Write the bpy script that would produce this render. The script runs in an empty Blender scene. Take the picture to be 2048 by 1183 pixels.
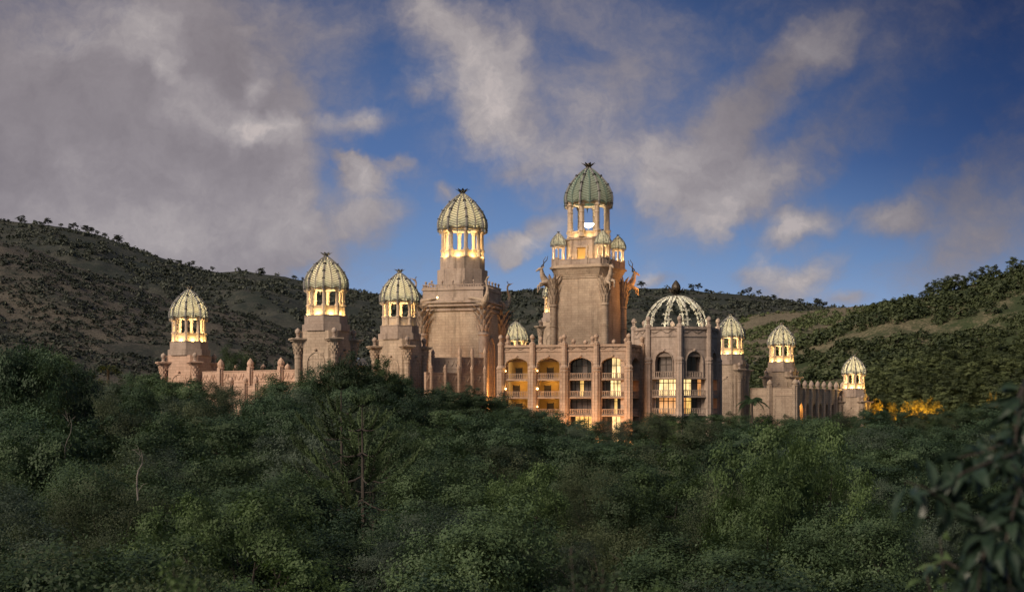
import bpy, math, random
import numpy as np
from mathutils import Vector, Matrix
R = math.radians
PI = math.pi
scene = bpy.context.scene
col = scene.collection
F, CX, HY = 3000.0, 1024.0, 850.0          # focal length, centre column and horizon row of the 2048 px photograph


def P(px, py, D):
    return Vector(((px - CX) * D / F, D, (HY - py) * D / F))


# ---------------------------------------------------------------- camera
cam_d = bpy.data.cameras.new('camera')
cam = bpy.data.objects.new('camera', cam_d)
col.objects.link(cam)
cam.rotation_euler = (R(90), 0, 0)
cam_d.sensor_width = 36.0
cam_d.lens = F / 2048 * 36
cam_d.shift_y = (HY - 591.5) / 2048
cam_d.clip_start, cam_d.clip_end = 0.5, 20000
cam_d.dof.use_dof = True
cam_d.dof.focus_distance = 260
cam_d.dof.aperture_fstop = 1.8
scene.camera = cam

# ---------------------------------------------------------------- exposure
scene.view_settings.view_transform = 'Standard'
scene.view_settings.look = 'None'
scene.view_settings.exposure = 0.0
scene.view_settings.gamma = 1.0
scene.cycles.use_denoising = True
scene.cycles.max_bounces = 5
scene.cycles.diffuse_bounces = 3
scene.cycles.glossy_bounces = 2
scene.cycles.transmission_bounces = 3
scene.cycles.sample_clamp_indirect = 4.0

# ---------------------------------------------------------------- sun: afterglow behind and left of the viewer
SUN_EL, SUN_AZ = R(33), R(-135)             # azimuth measured from +Y towards +X
sd = bpy.data.lights.new('sun', 'SUN')
sd.energy = 3.5
sd.angle = R(22)
sd.color = (1.0, 0.82, 0.64)
sun = bpy.data.objects.new('sun', sd)
col.objects.link(sun)
sv = Vector((math.sin(SUN_AZ) * math.cos(SUN_EL), math.cos(SUN_AZ) * math.cos(SUN_EL), math.sin(SUN_EL)))
sun.rotation_euler = (-sv).to_track_quat('-Z', 'Y').to_euler()

# ---------------------------------------------------------------- world: dusk sky with broken cloud
world = bpy.data.worlds.new('World')
scene.world = world
world.use_nodes = True


class NT:
    def __init__(s, tree):
        s.t = tree
        s.n = tree.nodes
        s.n.clear()

    def node(s, typ, **kw):
        n = s.n.new(typ)
        for k, v in kw.items():
            setattr(n, k, v)
        return n

    def put(s, sock, v):
        if hasattr(v, 'is_linked') or isinstance(v, bpy.types.NodeSocket):
            s.t.links.new(v, sock)
        elif v is not None:
            if sock.type == 'RGBA' and hasattr(v, '__len__') and len(v) == 3:
                v = (*v, 1)
            sock.default_value = v

    def math(s, op, a, b=None, c=None, clamp=False):
        n = s.node('ShaderNodeMath', operation=op, use_clamp=clamp)
        for i, v in enumerate((a, b, c)):
            s.put(n.inputs[i], v)
        return n.outputs[0]

    def vmath(s, op, a, b=None):
        n = s.node('ShaderNodeVectorMath', operation=op)
        s.put(n.inputs[0], a)
        s.put(n.inputs[1], b)
        return n.outputs[0]

    def vscale(s, a, k):
        n = s.node('ShaderNodeVectorMath', operation='SCALE')
        s.put(n.inputs[0], a)
        s.put(n.inputs['Scale'], k)
        return n.outputs[0]

    def noise(s, vec, scale, detail=4, rough=0.55, out='Fac', dist=0.0):
        n = s.node('ShaderNodeTexNoise')
        s.put(n.inputs['Vector'], vec)
        n.inputs['Scale'].default_value = scale
        n.inputs['Detail'].default_value = detail
        n.inputs['Roughness'].default_value = rough
        n.inputs['Distortion'].default_value = dist
        return n.outputs[out]

    def mix(s, f, a, b, blend='MIX'):
        n = s.node('ShaderNodeMix', data_type='RGBA', blend_type=blend)
        s.put(n.inputs[0], f)
        s.put(n.inputs[6], a)
        s.put(n.inputs[7], b)
        return n.outputs[2]

    def ramp(s, f, stops, interp='LINEAR'):
        n = s.node('ShaderNodeValToRGB')
        n.color_ramp.interpolation = interp
        e = n.color_ramp.elements
        while len(e) < len(stops):
            e.new(0.5)
        for q, (p, c) in zip(e, stops):
            q.position = p
            q.color = (*c, 1) if hasattr(c, '__len__') else (c, c, c, 1)
        s.put(n.inputs[0], f)
        return n.outputs[0]

    def step(s, v, a, b):
        n = s.node('ShaderNodeMapRange', interpolation_type='SMOOTHSTEP')
        s.put(n.inputs[0], v)
        n.inputs[1].default_value = a
        n.inputs[2].default_value = b
        return n.outputs[0]

    def mapping(s, vec, scale=(1, 1, 1), rot=(0, 0, 0), loc=(0, 0, 0), typ='POINT'):
        n = s.node('ShaderNodeMapping', vector_type=typ)
        s.put(n.inputs[0], vec)
        n.inputs[1].default_value = loc
        n.inputs[2].default_value = rot
        n.inputs[3].default_value = scale
        return n.outputs[0]


w = NT(world.node_tree)
tc = w.node('ShaderNodeTexCoord').outputs['Generated']
sx = w.node('ShaderNodeSeparateXYZ')
w.put(sx.inputs[0], tc)
yy = w.math('MAXIMUM', sx.outputs[1], 0.25)
U = w.math('MULTIPLY_ADD', w.math('DIVIDE', sx.outputs[0], yy), 3.0, 1.024)
V = w.math('MULTIPLY_ADD', w.math('DIVIDE', sx.outputs[2], yy), -3.0, 0.85)
cv = w.node('ShaderNodeCombineXYZ')
w.put(cv.inputs[0], U)
w.put(cv.inputs[1], V)
uv = cv.outputs[0]
warp = w.vmath('SUBTRACT', w.noise(uv, 3.2, 5, 0.6, 'Color'), (0.5, 0.5, 0.5))
uvw = w.vmath('ADD', uv, w.vscale(warp, 0.26))
warp2 = w.vmath('SUBTRACT', w.noise(uv, 11.0, 4, 0.6, 'Color'), (0.5, 0.5, 0.5))
uvw = w.vmath('ADD', uvw, w.vscale(warp2, 0.06))


def blobs(vec, lst):
    acc = None
    for (cx, cy, rx, ry, rot, wt) in lst:
        m = w.mapping(vec, (rx * 1.55e-3, ry * 1.55e-3, 1), (0, 0, R(rot)), (cx / 1000, cy / 1000, 0), 'TEXTURE')
        g = w.node('ShaderNodeTexGradient', gradient_type='SPHERICAL')
        w.put(g.inputs[0], m)
        acc = w.math('MULTIPLY_ADD', g.outputs[1], wt, acc if acc is not None else 0.0)
    return acc


COVER = [
    (60, 230, 470, 430, 0, 2.2), (380, 120, 150, 190, 20, 1.0), (470, 230, 110, 120, 0, .9), (460, 400, 180, 190, 0, 1.4),
    (575, 490, 70, 110, 0, .7), (330, 480, 330, 160, 0, 1.3), (600, 55, 190, 110, 10, .75), (585, 320, 40, 50, 0, .3),
    (690, 510, 140, 55, 0, .6),
    (870, 40, 80, 55, 30, 1.0), (930, 115, 130, 80, 30, 1.3), (985, 180, 85, 80, 60, 1.1), (960, 255, 80, 55, 0, .9),
    (1080, 280, 120, 90, 20, 1.2), (1120, 40, 280, 100, 0, .65), (1230, 170, 170, 170, 0, .75), (1260, 270, 170, 120, -10, 1.0), (1320, 360, 110, 90, -30, .8),
    (1030, 340, 70, 24, -15, .6),  (1010, 490, 60, 22, -20, .8), (690, 312, 26, 12, 0, .6), (800, 316, 30, 14, 0, .5),
    (1640, 95, 90, 55, -20, 1.0), (1560, 165, 150, 62, -38, 1.1), (1440, 280, 170, 68, -42, 1.1), (1480, 110, 60, 40, 40, .5),
    (1500, 365, 170, 62, -22, 1.25), (1410, 450, 130, 52, -48, 1.15), 
    (1975, 480, 170, 110, -25, 1.5), (1900, 550, 90, 50, -30, .5), (1760, 20, 360, 90, 0, .7), (1700, 230, 240, 55, -42, .75), (1800, 260, 90, 50, -20, .5),
    (1860, 400, 130, 60, -20, .6), (2040, 260, 80, 80, 0, .5), (1240, 560, 60, 26, 0, .5),
]
SMALL = [(733, 347, 48, 34, 0, 2.4), (715, 330, 26, 22, 0, 1.2), (745, 425, 66, 48, 0, 1.9), (690, 470, 70, 40, 0, .7), (720, 250, 90, 22, -3, 1.1), (835, 185, 52, 28, -22, 1.2), (893, 385, 20, 20, 0, 1.3), (1050, 470, 90, 26, -24, 1.8),
         (1590, 462, 84, 38, -22, 2.4), (1600, 560, 90, 36, -26, 2.2), (1510, 550, 44, 26, -12, 1.5), (1780, 436, 60, 32, 4, 1.5), (1690, 602, 44, 16, 0, 1.2), (1310, 565, 46, 14, 0, 1.2), (690, 312, 24, 12, 0, 1.1), (800, 316, 28, 12, 0, .9), (1020, 515, 20, 14, 0, 1.0), (582, 265, 18, 30, 10, .9), (497, 58, 16, 9, 0, .9)]
LIGHT = [
    (150, 90, 80, 32, 10, .7), (285, 80, 70, 60, 40, .8), (320, 145, 45, 22, 25, .8), (515, 262, 75, 30, 12, 1.3), (410, 220, 80, 42, 20, .8), (512, 165, 22, 50, 20, .8),
    (585, 350, 60, 50, 30, .5), (615, 460, 60, 80, 0, .45), (300, 470, 330, 90, 0, .7), (180, 330, 90, 40, 30, .35), (330, 320, 80, 40, 20, .3), (40, 110, 50, 60, 0, .3), (230, 30, 160, 40, 0, .4),
    (730, 340, 50, 36, 0, .6), (745, 400, 80, 40, 0, .3), (720, 250, 80, 22, 0, .5), (835, 185, 48, 26, 0, .5), (870, 40, 70, 50, 30, .5), (930, 110, 130, 70, 30, .75),
    (985, 185, 85, 80, 60, .7), (960, 255, 90, 60, 0, .75), (1090, 290, 120, 90, 0, .75), (1270, 280, 140, 100, 0, .65), (1320, 370, 110, 90, -30, .6), (1060, 465, 100, 30, -25, .8),
    (1640, 90, 80, 45, -20, .55), (1540, 350, 110, 45, -20, .55), (1410, 450, 130, 52, -48, .75), (1590, 455, 85, 36, -22, .9), (1610, 555, 90, 38, -25, .9), (1510, 550, 45, 28, 0, .8),
    (1780, 436, 62, 32, 0, .4), (1980, 500, 170, 80, -25, .35), (1690, 600, 44, 18, 0, .6), (1310, 565, 50, 20, 0, .8),
]
fine = w.noise(uvw, 10.0, 8, 0.66)
broad = w.noise(w.mapping(uv, (1, 1.5, 1), (0, 0, R(35))), 3.6, 5, 0.6, 'Fac', 0.3)
uvs = w.vmath('ADD', w.vmath('ADD', uv, w.vscale(warp, 0.05)), w.vscale(warp2, 0.07))
dens = w.math('ADD', blobs(uvw, COVER), blobs(uvs, SMALL))
dens = w.math('ADD', dens, w.math('MULTIPLY_ADD', fine, 1.35, -0.70))
dens = w.math('ADD', dens, w.math('MULTIPLY_ADD', broad, 1.5, -0.78))
cover = w.step(dens, -0.05, 1.75)
lite = w.math('ADD', blobs(uvw, LIGHT), w.math('MULTIPLY', blobs(uvs, SMALL), 0.28))
lite = w.math('MULTIPLY', lite, w.math('MULTIPLY_ADD', fine, 1.5, 0.2))
lite = w.math('ADD', lite, w.math('MULTIPLY_ADD', fine, 0.9, -0.36))
lite = w.math('ADD', lite, w.math('MULTIPLY_ADD', broad, 0.9, -0.42))
cloud = w.ramp(w.math('MULTIPLY_ADD', lite, 0.62, 0.10), [(0.0, (0.225, 0.196, 0.207)), (0.35, (0.305, 0.270, 0.280)), (0.75, (0.43, 0.385, 0.38)), (1.0, (0.56, 0.49, 0.465))])
blue = w.ramp(w.math('MULTIPLY', V, 1.4), [(0.0, (0.046, 0.088, 0.215)), (0.45, (0.090, 0.170, 0.375)), (0.72, (0.168, 0.285, 0.515)), (0.9, (0.27, 0.38, 0.59))])
dim = w.math('MULTIPLY', w.step(U, 1.15, 2.1), w.math('SUBTRACT', 1.0, w.step(V, 0.2, 0.7)))
blue = w.mix(dim, blue, (0.33, 0.40, 0.52), 'MULTIPLY')
cloud = w.mix(dim, cloud, (0.42, 0.45, 0.54), 'MULTIPLY')
front = w.mix(w.math('MULTIPLY', cover, 0.93), blue, cloud)
sky = w.node('ShaderNodeTexSky', sky_type='NISHITA')
sky.sun_disc = False
sky.sun_elevation = SUN_EL
sky.sun_rotation = SUN_AZ
sky.dust_density = 2.0
nish = w.mix(1.0, sky.outputs[0], (0.05, 0.05, 0.055), 'MULTIPLY')
skyc = w.mix(w.step(sx.outputs[1], 0.05, 0.5), nish, front)
bg = w.node('ShaderNodeBackground')
w.put(bg.inputs[0], skyc)
bg.inputs[1].default_value = 1.0
wo = w.node('ShaderNodeOutputWorld')
w.put(wo.inputs[0], bg.outputs[0])


# ---------------------------------------------------------------- helpers
class MB:
    """Collects polygons and links them as one mesh object."""

    def __init__(s, M=None):
        s.v, s.f, s.m = [], [], []
        s.M = M
        s.cur = 0

    def add(s, vs, fs):
        o = len(s.v)
        if s.M is not None:
            vs = [s.M @ Vector(q) for q in vs]
        s.v += [tuple(q) for q in vs]
        s.f += [tuple(i + o for i in q) for q in fs]
        s.m += [s.cur] * len(fs)

    def box(s, x0, x1, y0, y1, z0, z1):
        s.add([(x0, y0, z0), (x1, y0, z0), (x1, y1, z0), (x0, y1, z0), (x0, y0, z1), (x1, y0, z1), (x1, y1, z1), (x0, y1, z1)],
              [(0, 3, 2, 1), (4, 5, 6, 7), (0, 1, 5, 4), (1, 2, 6, 5), (2, 3, 7, 6), (3, 0, 4, 7)])

    def prism(s, pts, z0, z1, k=1.0):
        n = len(pts)
        cx = sum(p[0] for p in pts) / n
        cy = sum(p[1] for p in pts) / n
        vs = [(p[0], p[1], z0) for p in pts] + [(cx + (p[0] - cx) * k, cy + (p[1] - cy) * k, z1) for p in pts]
        s.add(vs, [tuple(range(n - 1, -1, -1)), tuple(range(n, 2 * n))] + [(i, (i + 1) % n, n + (i + 1) % n, n + i) for i in range(n)])

    def lathe(s, prof, n=8, c=(0, 0), ph=0.0, cap=True):
        vs, fs = [], []
        for (r, z) in prof:
            for i in range(n):
                a = ph + 2 * PI * i / n
                vs.append((c[0] + r * math.sin(a), c[1] - r * math.cos(a), z))
        for k in range(len(prof) - 1):
            for i in range(n):
                j = (i + 1) % n
                fs.append((k * n + i, k * n + j, (k + 1) * n + j, (k + 1) * n + i))
        if cap:
            fs.append(tuple(range(n - 1, -1, -1)))
            fs.append(tuple((len(prof) - 1) * n + i for i in range(n)))
        s.add(vs, fs)

    def tube(s, path, rad, n=6, cap=True):
        path = [Vector(p) for p in path]
        if not hasattr(rad, '__len__'):
            rad = [rad] * len(path)
        vs, fs = [], []
        up = None
        for i, p in enumerate(path):
            t = (path[min(i + 1, len(path) - 1)] - path[max(i - 1, 0)])
            t = t.normalized() if t.length > 1e-9 else Vector((0, 0, 1))
            if up is None:
                up = Vector((0, 0, 1)) if abs(t.z) < 0.9 else Vector((1, 0, 0))
            a = t.cross(up)
            a = a.normalized() if a.length > 1e-6 else Vector((1, 0, 0))
            b = a.cross(t).normalized()
            up = b
            for k in range(n):
                q = 2 * PI * k / n
                vs.append(p + (a * math.cos(q) + b * math.sin(q)) * rad[i])
        for i in range(len(path) - 1):
            for k in range(n):
                j = (k + 1) % n
                fs.append((i * n + k, i * n + j, (i + 1) * n + j, (i + 1) * n + k))
        if cap:
            fs.append(tuple(range(n - 1, -1, -1)))
            fs.append(tuple((len(path) - 1) * n + k for k in range(n)))
        s.add(vs, fs)

    def ball(s, c, r, sq=(1, 1, 1), n=10, k=7):
        prof = [(math.sin(PI * i / k), -math.cos(PI * i / k)) for i in range(k + 1)]
        vs, fs = [], []
        for (a, z) in prof:
            for i in range(n):
                q = 2 * PI * i / n
                vs.append((c[0] + a * r * sq[0] * math.cos(q), c[1] + a * r * sq[1] * math.sin(q), c[2] + z * r * sq[2]))
        for i in range(k):
            for j in range(n):
                jj = (j + 1) % n
                fs.append((i * n + j, i * n + jj, (i + 1) * n + jj, (i + 1) * n + j))
        s.add(vs, fs)

    def build(s, name, mats, parent=None, smooth=False):
        me = bpy.data.meshes.new(name)
        me.from_pydata(s.v, [], s.f)
        for m in (mats if isinstance(mats, (list, tuple)) else [mats]):
            me.materials.append(m)
        me.polygons.foreach_set('material_index', s.m)
        if smooth:
            me.polygons.foreach_set('use_smooth', [True] * len(s.f))
            if hasattr(me, 'set_sharp_from_angle'):
                me.set_sharp_from_angle(angle=R(38))
        me.update()
        return link(name, me, parent)


def link(name, data, parent=None):
    o = bpy.data.objects.new(name, data)
    col.objects.link(o)
    if parent is not None:
        o.parent = parent
    return o


def tag(o, label=None, cat=None, group=None, kind=None):
    if label:
        o['label'] = label
    if cat:
        o['category'] = cat
    if group:
        o['group'] = group
    if kind:
        o['kind'] = kind
    return o


def empty(name, loc, rz=0.0, sc=1.0):
    o = bpy.data.objects.new(name, None)
    col.objects.link(o)
    o.location = loc
    o.rotation_euler = (0, 0, rz)
    o.scale = (sc, sc, sc)
    o.empty_display_size = 0.5
    return o


def kids():
    d = {}
    for o in bpy.data.objects:
        if o.parent:
            d.setdefault(o.parent.name, []).append(o)
    return d


def copy_tree(o, table, parent=None):
    c = o.copy()
    col.objects.link(c)
    c.parent = parent
    for ch in table.get(o.name, []):
        copy_tree(ch, table, c)
    return c


def lamp(parent, loc, power, color=(1, .72, .34), rad=0.12, name='lamp_light'):
    L = bpy.data.lights.new(name, 'POINT')
    L.energy = power
    L.color = color
    L.shadow_soft_size = rad
    o = bpy.data.objects.new(name, L)
    col.objects.link(o)
    o.location = loc
    o.parent = parent
    return o


# ---------------------------------------------------------------- materials
def new_mat(name):
    m = bpy.data.materials.new(name)
    m.use_nodes = True
    return m, NT(m.node_tree)


def finish(t, bsdf, disp=None):
    o = t.node('ShaderNodeOutputMaterial')
    t.put(o.inputs[0], bsdf)


def principled(t, color, rough=0.8, metal=0.0, bump=None, bstr=0.3, bdist=0.05, spec=0.3):
    b = t.node('ShaderNodeBsdfPrincipled')
    t.put(b.inputs['Base Color'], color)
    t.put(b.inputs['Roughness'], rough)
    t.put(b.inputs['Metallic'], metal)
    b.inputs['Specular IOR Level'].default_value = spec
    if bump is not None:
        bn = t.node('ShaderNodeBump')
        bn.inputs['Strength'].default_value = bstr
        bn.inputs['Distance'].default_value = bdist
        t.put(bn.inputs['Height'], bump)
        t.put(b.inputs['Normal'], bn.outputs[0])
    return b.outputs[0]


def stone(name, c1, c2, stain=0.5, joints=0.5):
    m, t = new_mat(name)
    ge = t.node('ShaderNodeNewGeometry')
    pos = ge.outputs['Position']
    n1 = t.noise(pos, 0.35, 6, 0.65)
    n2 = t.noise(pos, 2.3, 4, 0.6)
    base = t.mix(t.step(t.math('MULTIPLY_ADD', n2, 0.35, t.math('MULTIPLY', n1, 0.65)), 0.36, 0.64), c1, c2)
    streak = t.noise(t.mapping(pos, (0.8, 0.8, 0.07)), 1.0, 5, 0.7)
    base = t.mix(t.math('MULTIPLY', t.step(streak, 0.49, 0.72), stain), base, tuple(x * 0.30 for x in c1))
    # masonry joints: courses of stone about 0.5 m high
    sp = t.node('ShaderNodeSeparateXYZ')
    t.put(sp.inputs[0], pos)
    cb = t.node('ShaderNodeCombineXYZ')
    t.put(cb.inputs[0], t.math('MULTIPLY_ADD', sp.outputs[1], 0.72, sp.outputs[0]))
    t.put(cb.inputs[1], sp.outputs[2])
    br = t.node('ShaderNodeTexBrick')
    t.put(br.inputs['Vector'], cb.outputs[0])
    br.inputs['Scale'].default_value = 1.0
    br.inputs['Mortar Size'].default_value = 0.03
    br.inputs['Brick Width'].default_value = 1.15
    br.inputs['Row Height'].default_value = 0.55
    br.inputs['Color1'].default_value = (1, 1, 1, 1)
    br.inputs['Color2'].default_value = (0.72, 0.72, 0.72, 1)
    br.inputs['Mortar'].default_value = (0.35, 0.35, 0.35, 1)
    base = t.mix(joints, base, t.mix(1.0, base, br.outputs['Color'], 'MULTIPLY'))
    finish(t, principled(t, base, 0.92, 0, n2, 0.5, 0.06, 0.15))
    return m


M = {}
M['stone'] = stone('sandstone', (0.40, 0.305, 0.225), (0.54, 0.425, 0.315), 0.5)
M['pink'] = stone('pink_sandstone', (0.42, 0.29, 0.205), (0.55, 0.395, 0.285), 0.45)
M['rose'] = stone('rose_sandstone', (0.51, 0.34, 0.245), (0.64, 0.44, 0.325), 0.3)
M['grey'] = stone('grey_sandstone', (0.33, 0.255, 0.205), (0.46, 0.365, 0.295), 0.7, 0.25)
M['lantern'] = stone('lantern_stone', (0.44, 0.34, 0.25), (0.58, 0.46, 0.34), 0.15, 0.1)


def plain(name, c, rough=0.7, metal=0.0, var=0.35, scale=1.5):
    m, t = new_mat(name)
    pos = t.node('ShaderNodeNewGeometry').outputs['Position']
    n = t.noise(pos, scale, 5, 0.65)
    cc = t.mix(n, tuple(x * (1 - var) for x in c), tuple(min(1, x * (1 + var)) for x in c))
    finish(t, principled(t, cc, rough, metal, n, 0.2, 0.02))
    return m


M['rib'] = plain('weathered_rib', (0.21, 0.205, 0.195), 0.5)
M['collar'] = plain('dark_collar', (0.035, 0.032, 0.03), 0.5)
M['bronze'] = plain('dark_bronze', (0.07, 0.055, 0.04), 0.5, 0.3)
M['frame'] = plain('dark_window_frame', (0.06, 0.045, 0.035), 0.5)
M['plaster'] = plain('ochre_plaster', (0.50, 0.31, 0.095), 0.85, 0, 0.15)
M['roof'] = plain('flat_roof', (0.20, 0.16, 0.13), 0.9)
M['bluemetal'] = plain('blue_metal_roof', (0.23, 0.30, 0.42), 0.45, 0.3, 0.1)


def slat_mat(name, c, trans):
    m, t = new_mat(name)
    pos = t.node('ShaderNodeNewGeometry').outputs['Position']
    n = t.noise(pos, 1.3, 5, 0.65)
    cc = t.mix(n, tuple(x * 0.7 for x in c), tuple(x * 1.25 for x in c))
    d = t.node('ShaderNodeBsdfDiffuse')
    t.put(d.inputs[0], cc)
    tr = t.node('ShaderNodeBsdfTranslucent')
    tr.inputs[0].default_value = (0.82, 0.82, 0.74, 1)
    mx = t.node('ShaderNodeMixShader')
    mx.inputs[0].default_value = trans
    t.put(mx.inputs[1], d.outputs[0])
    t.put(mx.inputs[2], tr.outputs[0])
    finish(t, mx.outputs[0])
    return m


M['slat'] = slat_mat('frosted_pale_slat', (0.165, 0.19, 0.165), 0.45)
M['slat_shade'] = plain('slat_shade_strip', (0.10, 0.105, 0.09), 0.6)  # dark colour standing in for the shade under each slat's edge
M['slat_green'] = slat_mat('copper_green_slat', (0.125, 0.20, 0.17), 0.2)
M['petal'] = slat_mat('pale_dome_petal', (0.48, 0.465, 0.40), 0.35)


def glow(name, c, strength, folds=6.0, glass=False):
    m, t = new_mat(name)
    pos = t.node('ShaderNodeTexCoord').outputs['Object']
    n = t.noise(t.mapping(pos, (3.2, 3.2, 0.25)), 1.6, 3, 0.5)
    n2 = t.noise(pos, 0.7, 3, 0.5)
    k = t.math('MULTIPLY', t.math('MULTIPLY_ADD', n, 2.0, -0.1), t.math('MULTIPLY_ADD', n2, 1.7, 0.15))
    b = t.node('ShaderNodeBsdfPrincipled')
    b.inputs['Base Color'].default_value = (0.3, 0.25, 0.18, 1)
    b.inputs['Roughness'].default_value = 0.25
    b.inputs['Emission Color'].default_value = (*c, 1)
    t.put(b.inputs['Emission Strength'], t.math('MULTIPLY', k, strength))
    finish(t, b.outputs[0])
    return m


def curtain(name, c):
    m, t = new_mat(name)
    pos = t.node('ShaderNodeTexCoord').outputs['Object']
    n = t.noise(t.mapping(pos, (4.5, 4.5, 0.2)), 1.8, 3, 0.6)
    cc = t.mix(n, tuple(x * 0.45 for x in c), tuple(x * 1.5 for x in c))
    finish(t, principled(t, cc, 0.12, 0, None, spec=0.5))
    return m


M['B'] = glow('bright_lit_pane', (1.0, 0.70, 0.30), 1.35)
M['Y'] = glow('yellow_lit_pane', (1.0, 0.60, 0.16), 1.1)
M['O'] = glow('orange_lit_pane', (1.0, 0.42, 0.12), 0.7)
M['d'] = curtain('dark_pane', (0.035, 0.033, 0.032))
M['c'] = curtain('curtained_pane', (0.16, 0.13, 0.115))
M['bulb'] = glow('lantern_bulb', (1.0, 0.62, 0.22), 12.0)
M['white_bulb'] = glow('white_bulb', (1.0, 0.95, 0.82), 5.0)


# ---------------------------------------------------------------- domed lanterns and towers
def octa(r, ph=R(22.5), n=8):
    return [(r * math.sin(ph + 2 * PI * i / n), -r * math.cos(ph + 2 * PI * i / n)) for i in range(n)]


DOME = [(0, .975), (.08, 1.0), (.2, .995), (.35, .93), (.5, .815), (.64, .665), (.77, .485), (.88, .305), (.96, .15), (1.0, .065)]


def dome_r(t):
    t = max(0.0, min(1.0, t))
    for (a, ra), (b, rb) in zip(DOME, DOME[1:]):
        if t <= b:
            return ra + (rb - ra) * (t - a) / (b - a)
    return DOME[-1][1]


def feather_dome(root, W, z0, h, slat, rows=15, n=8, ph=R(22.5), leaves=9, leaf_mat=None, rib_r=.055):
    """Ogive dome of overlapping feather slats between eight ribs, with a leaf crown."""
    mb = MB()
    for i in range(n):
        a0 = ph + 2 * PI * i / n
        for sgn in (1, -1):
            for k in range(rows):
                t0, t1 = k / rows, (k + 1.28) / rows
                row_b, row_t = [], []
                nu = 3
                for j in range(nu + 1):
                    q = j / nu
                    a = a0 + sgn * q * PI / n
                    sag = math.cos(PI / n) / math.cos(q * PI / n) if False else 1 - .05 * math.sin(PI * q)
                    drop = -.085 * q
                    tb = t0 + drop
                    if k == 0:
                        tb = t0 + .10 * math.sin(PI * min(1, q * 1.02)) - .045 * q
                    tt = t1 + drop
                    rb = dome_r(max(tb, 0)) * sag * W * 1.025
                    rt = dome_r(max(tt, 0)) * sag * W * .95
                    row_b.append((rb * math.sin(a), -rb * math.cos(a), z0 + tb * h))
                    row_t.append((rt * math.sin(a), -rt * math.cos(a), z0 + min(tt, 1.0) * h))
                vs = row_b + row_t
                # painted shade on the slat's lower edge, then the pale translucent slat above it
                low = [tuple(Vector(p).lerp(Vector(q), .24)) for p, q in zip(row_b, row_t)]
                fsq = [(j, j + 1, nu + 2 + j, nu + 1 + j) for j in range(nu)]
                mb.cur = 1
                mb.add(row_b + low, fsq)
                mb.cur = 0
                mb.add(low + row_t, fsq)
    dome = mb.build('dome', [slat, M['slat_shade']], root)
    for i in range(n):
        a = ph + 2 * PI * i / n
        r = MB()
        path = [(dome_r(t) * W * 1.03 * math.sin(a), -dome_r(t) * W * 1.03 * math.cos(a), z0 + t * h) for t in [0, .1, .2, .3, .4, .5, .6, .7, .8, .9, 1]]
        low = [(W * .93 * math.sin(a), -W * .93 * math.cos(a), z0 - .145 * W), (W * 1.03 * math.sin(a), -W * 1.03 * math.cos(a), z0 - .08 * W)]
        r.tube(low + path, [.02 * W, .04 * W] + [rib_r * W * (1 - .45 * t) for t in [0, .1, .2, .3, .4, .5, .6, .7, .8, .9, 1]], 6)
        r.cur = 1
        for t in (0.0, .27, .5, .74):
            p = Vector((dome_r(t) * W * 1.035 * math.sin(a), -dome_r(t) * W * 1.035 * math.cos(a), z0 + t * h))
            p2 = Vector((dome_r(t + .02) * W * 1.035 * math.sin(a), -dome_r(t + .02) * W * 1.035 * math.cos(a), z0 + (t + .02) * h))
            r.tube([p, p2], rib_r * W * 1.3, 8)
        r.build('rib', [M['rib'], M['collar']], dome)
    for i in range(n):
        a = ph + 2 * PI * (i + .5) / n
        r = MB()
        r.tube([(dome_r(max(t, 0)) * W * 1.0 * math.sin(a), -dome_r(max(t, 0)) * W * 1.0 * math.cos(a), z0 + t * h) for t in [-.13, -.05, 0, .1, .2, .3, .4, .5, .6, .7, .8, .9]],
               [.006 * W, .022 * W] + [.027 * W] * 10, 5)
        r.build('valley_rib', slat if slat is M['slat_green'] else M['rib'], dome)
    f = MB()
    zt = z0 + h
    f.lathe([(.10 * W, zt - .05 * W), (.12 * W, zt), (.06 * W, zt + .05 * W), (.04 * W, zt + .12 * W), (.0, zt + .2 * W)], 8)
    for i in range(leaves):
        a = 2 * PI * i / leaves + .2
        s, c = math.sin(a), -math.cos(a)
        for (ra, rb, za, zb, wa, wb) in ((.06, .2, 0, .12, .05, .06), (.2, .33, .12, .17, .06, .008)):
            px, py = -c, s
            f.add([(ra * W * s - wa * W * px, ra * W * c - wa * W * py, zt + za * W), (ra * W * s + wa * W * px, ra * W * c + wa * W * py, zt + za * W),
                   (rb * W * s + wb * W * px, rb * W * c + wb * W * py, zt + zb * W), (rb * W * s - wb * W * px, rb * W * c - wb * W * py, zt + zb * W)], [(0, 1, 2, 3)])
    f.build('leaf_crown', leaf_mat or M['rib'], root)
    return dome


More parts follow.
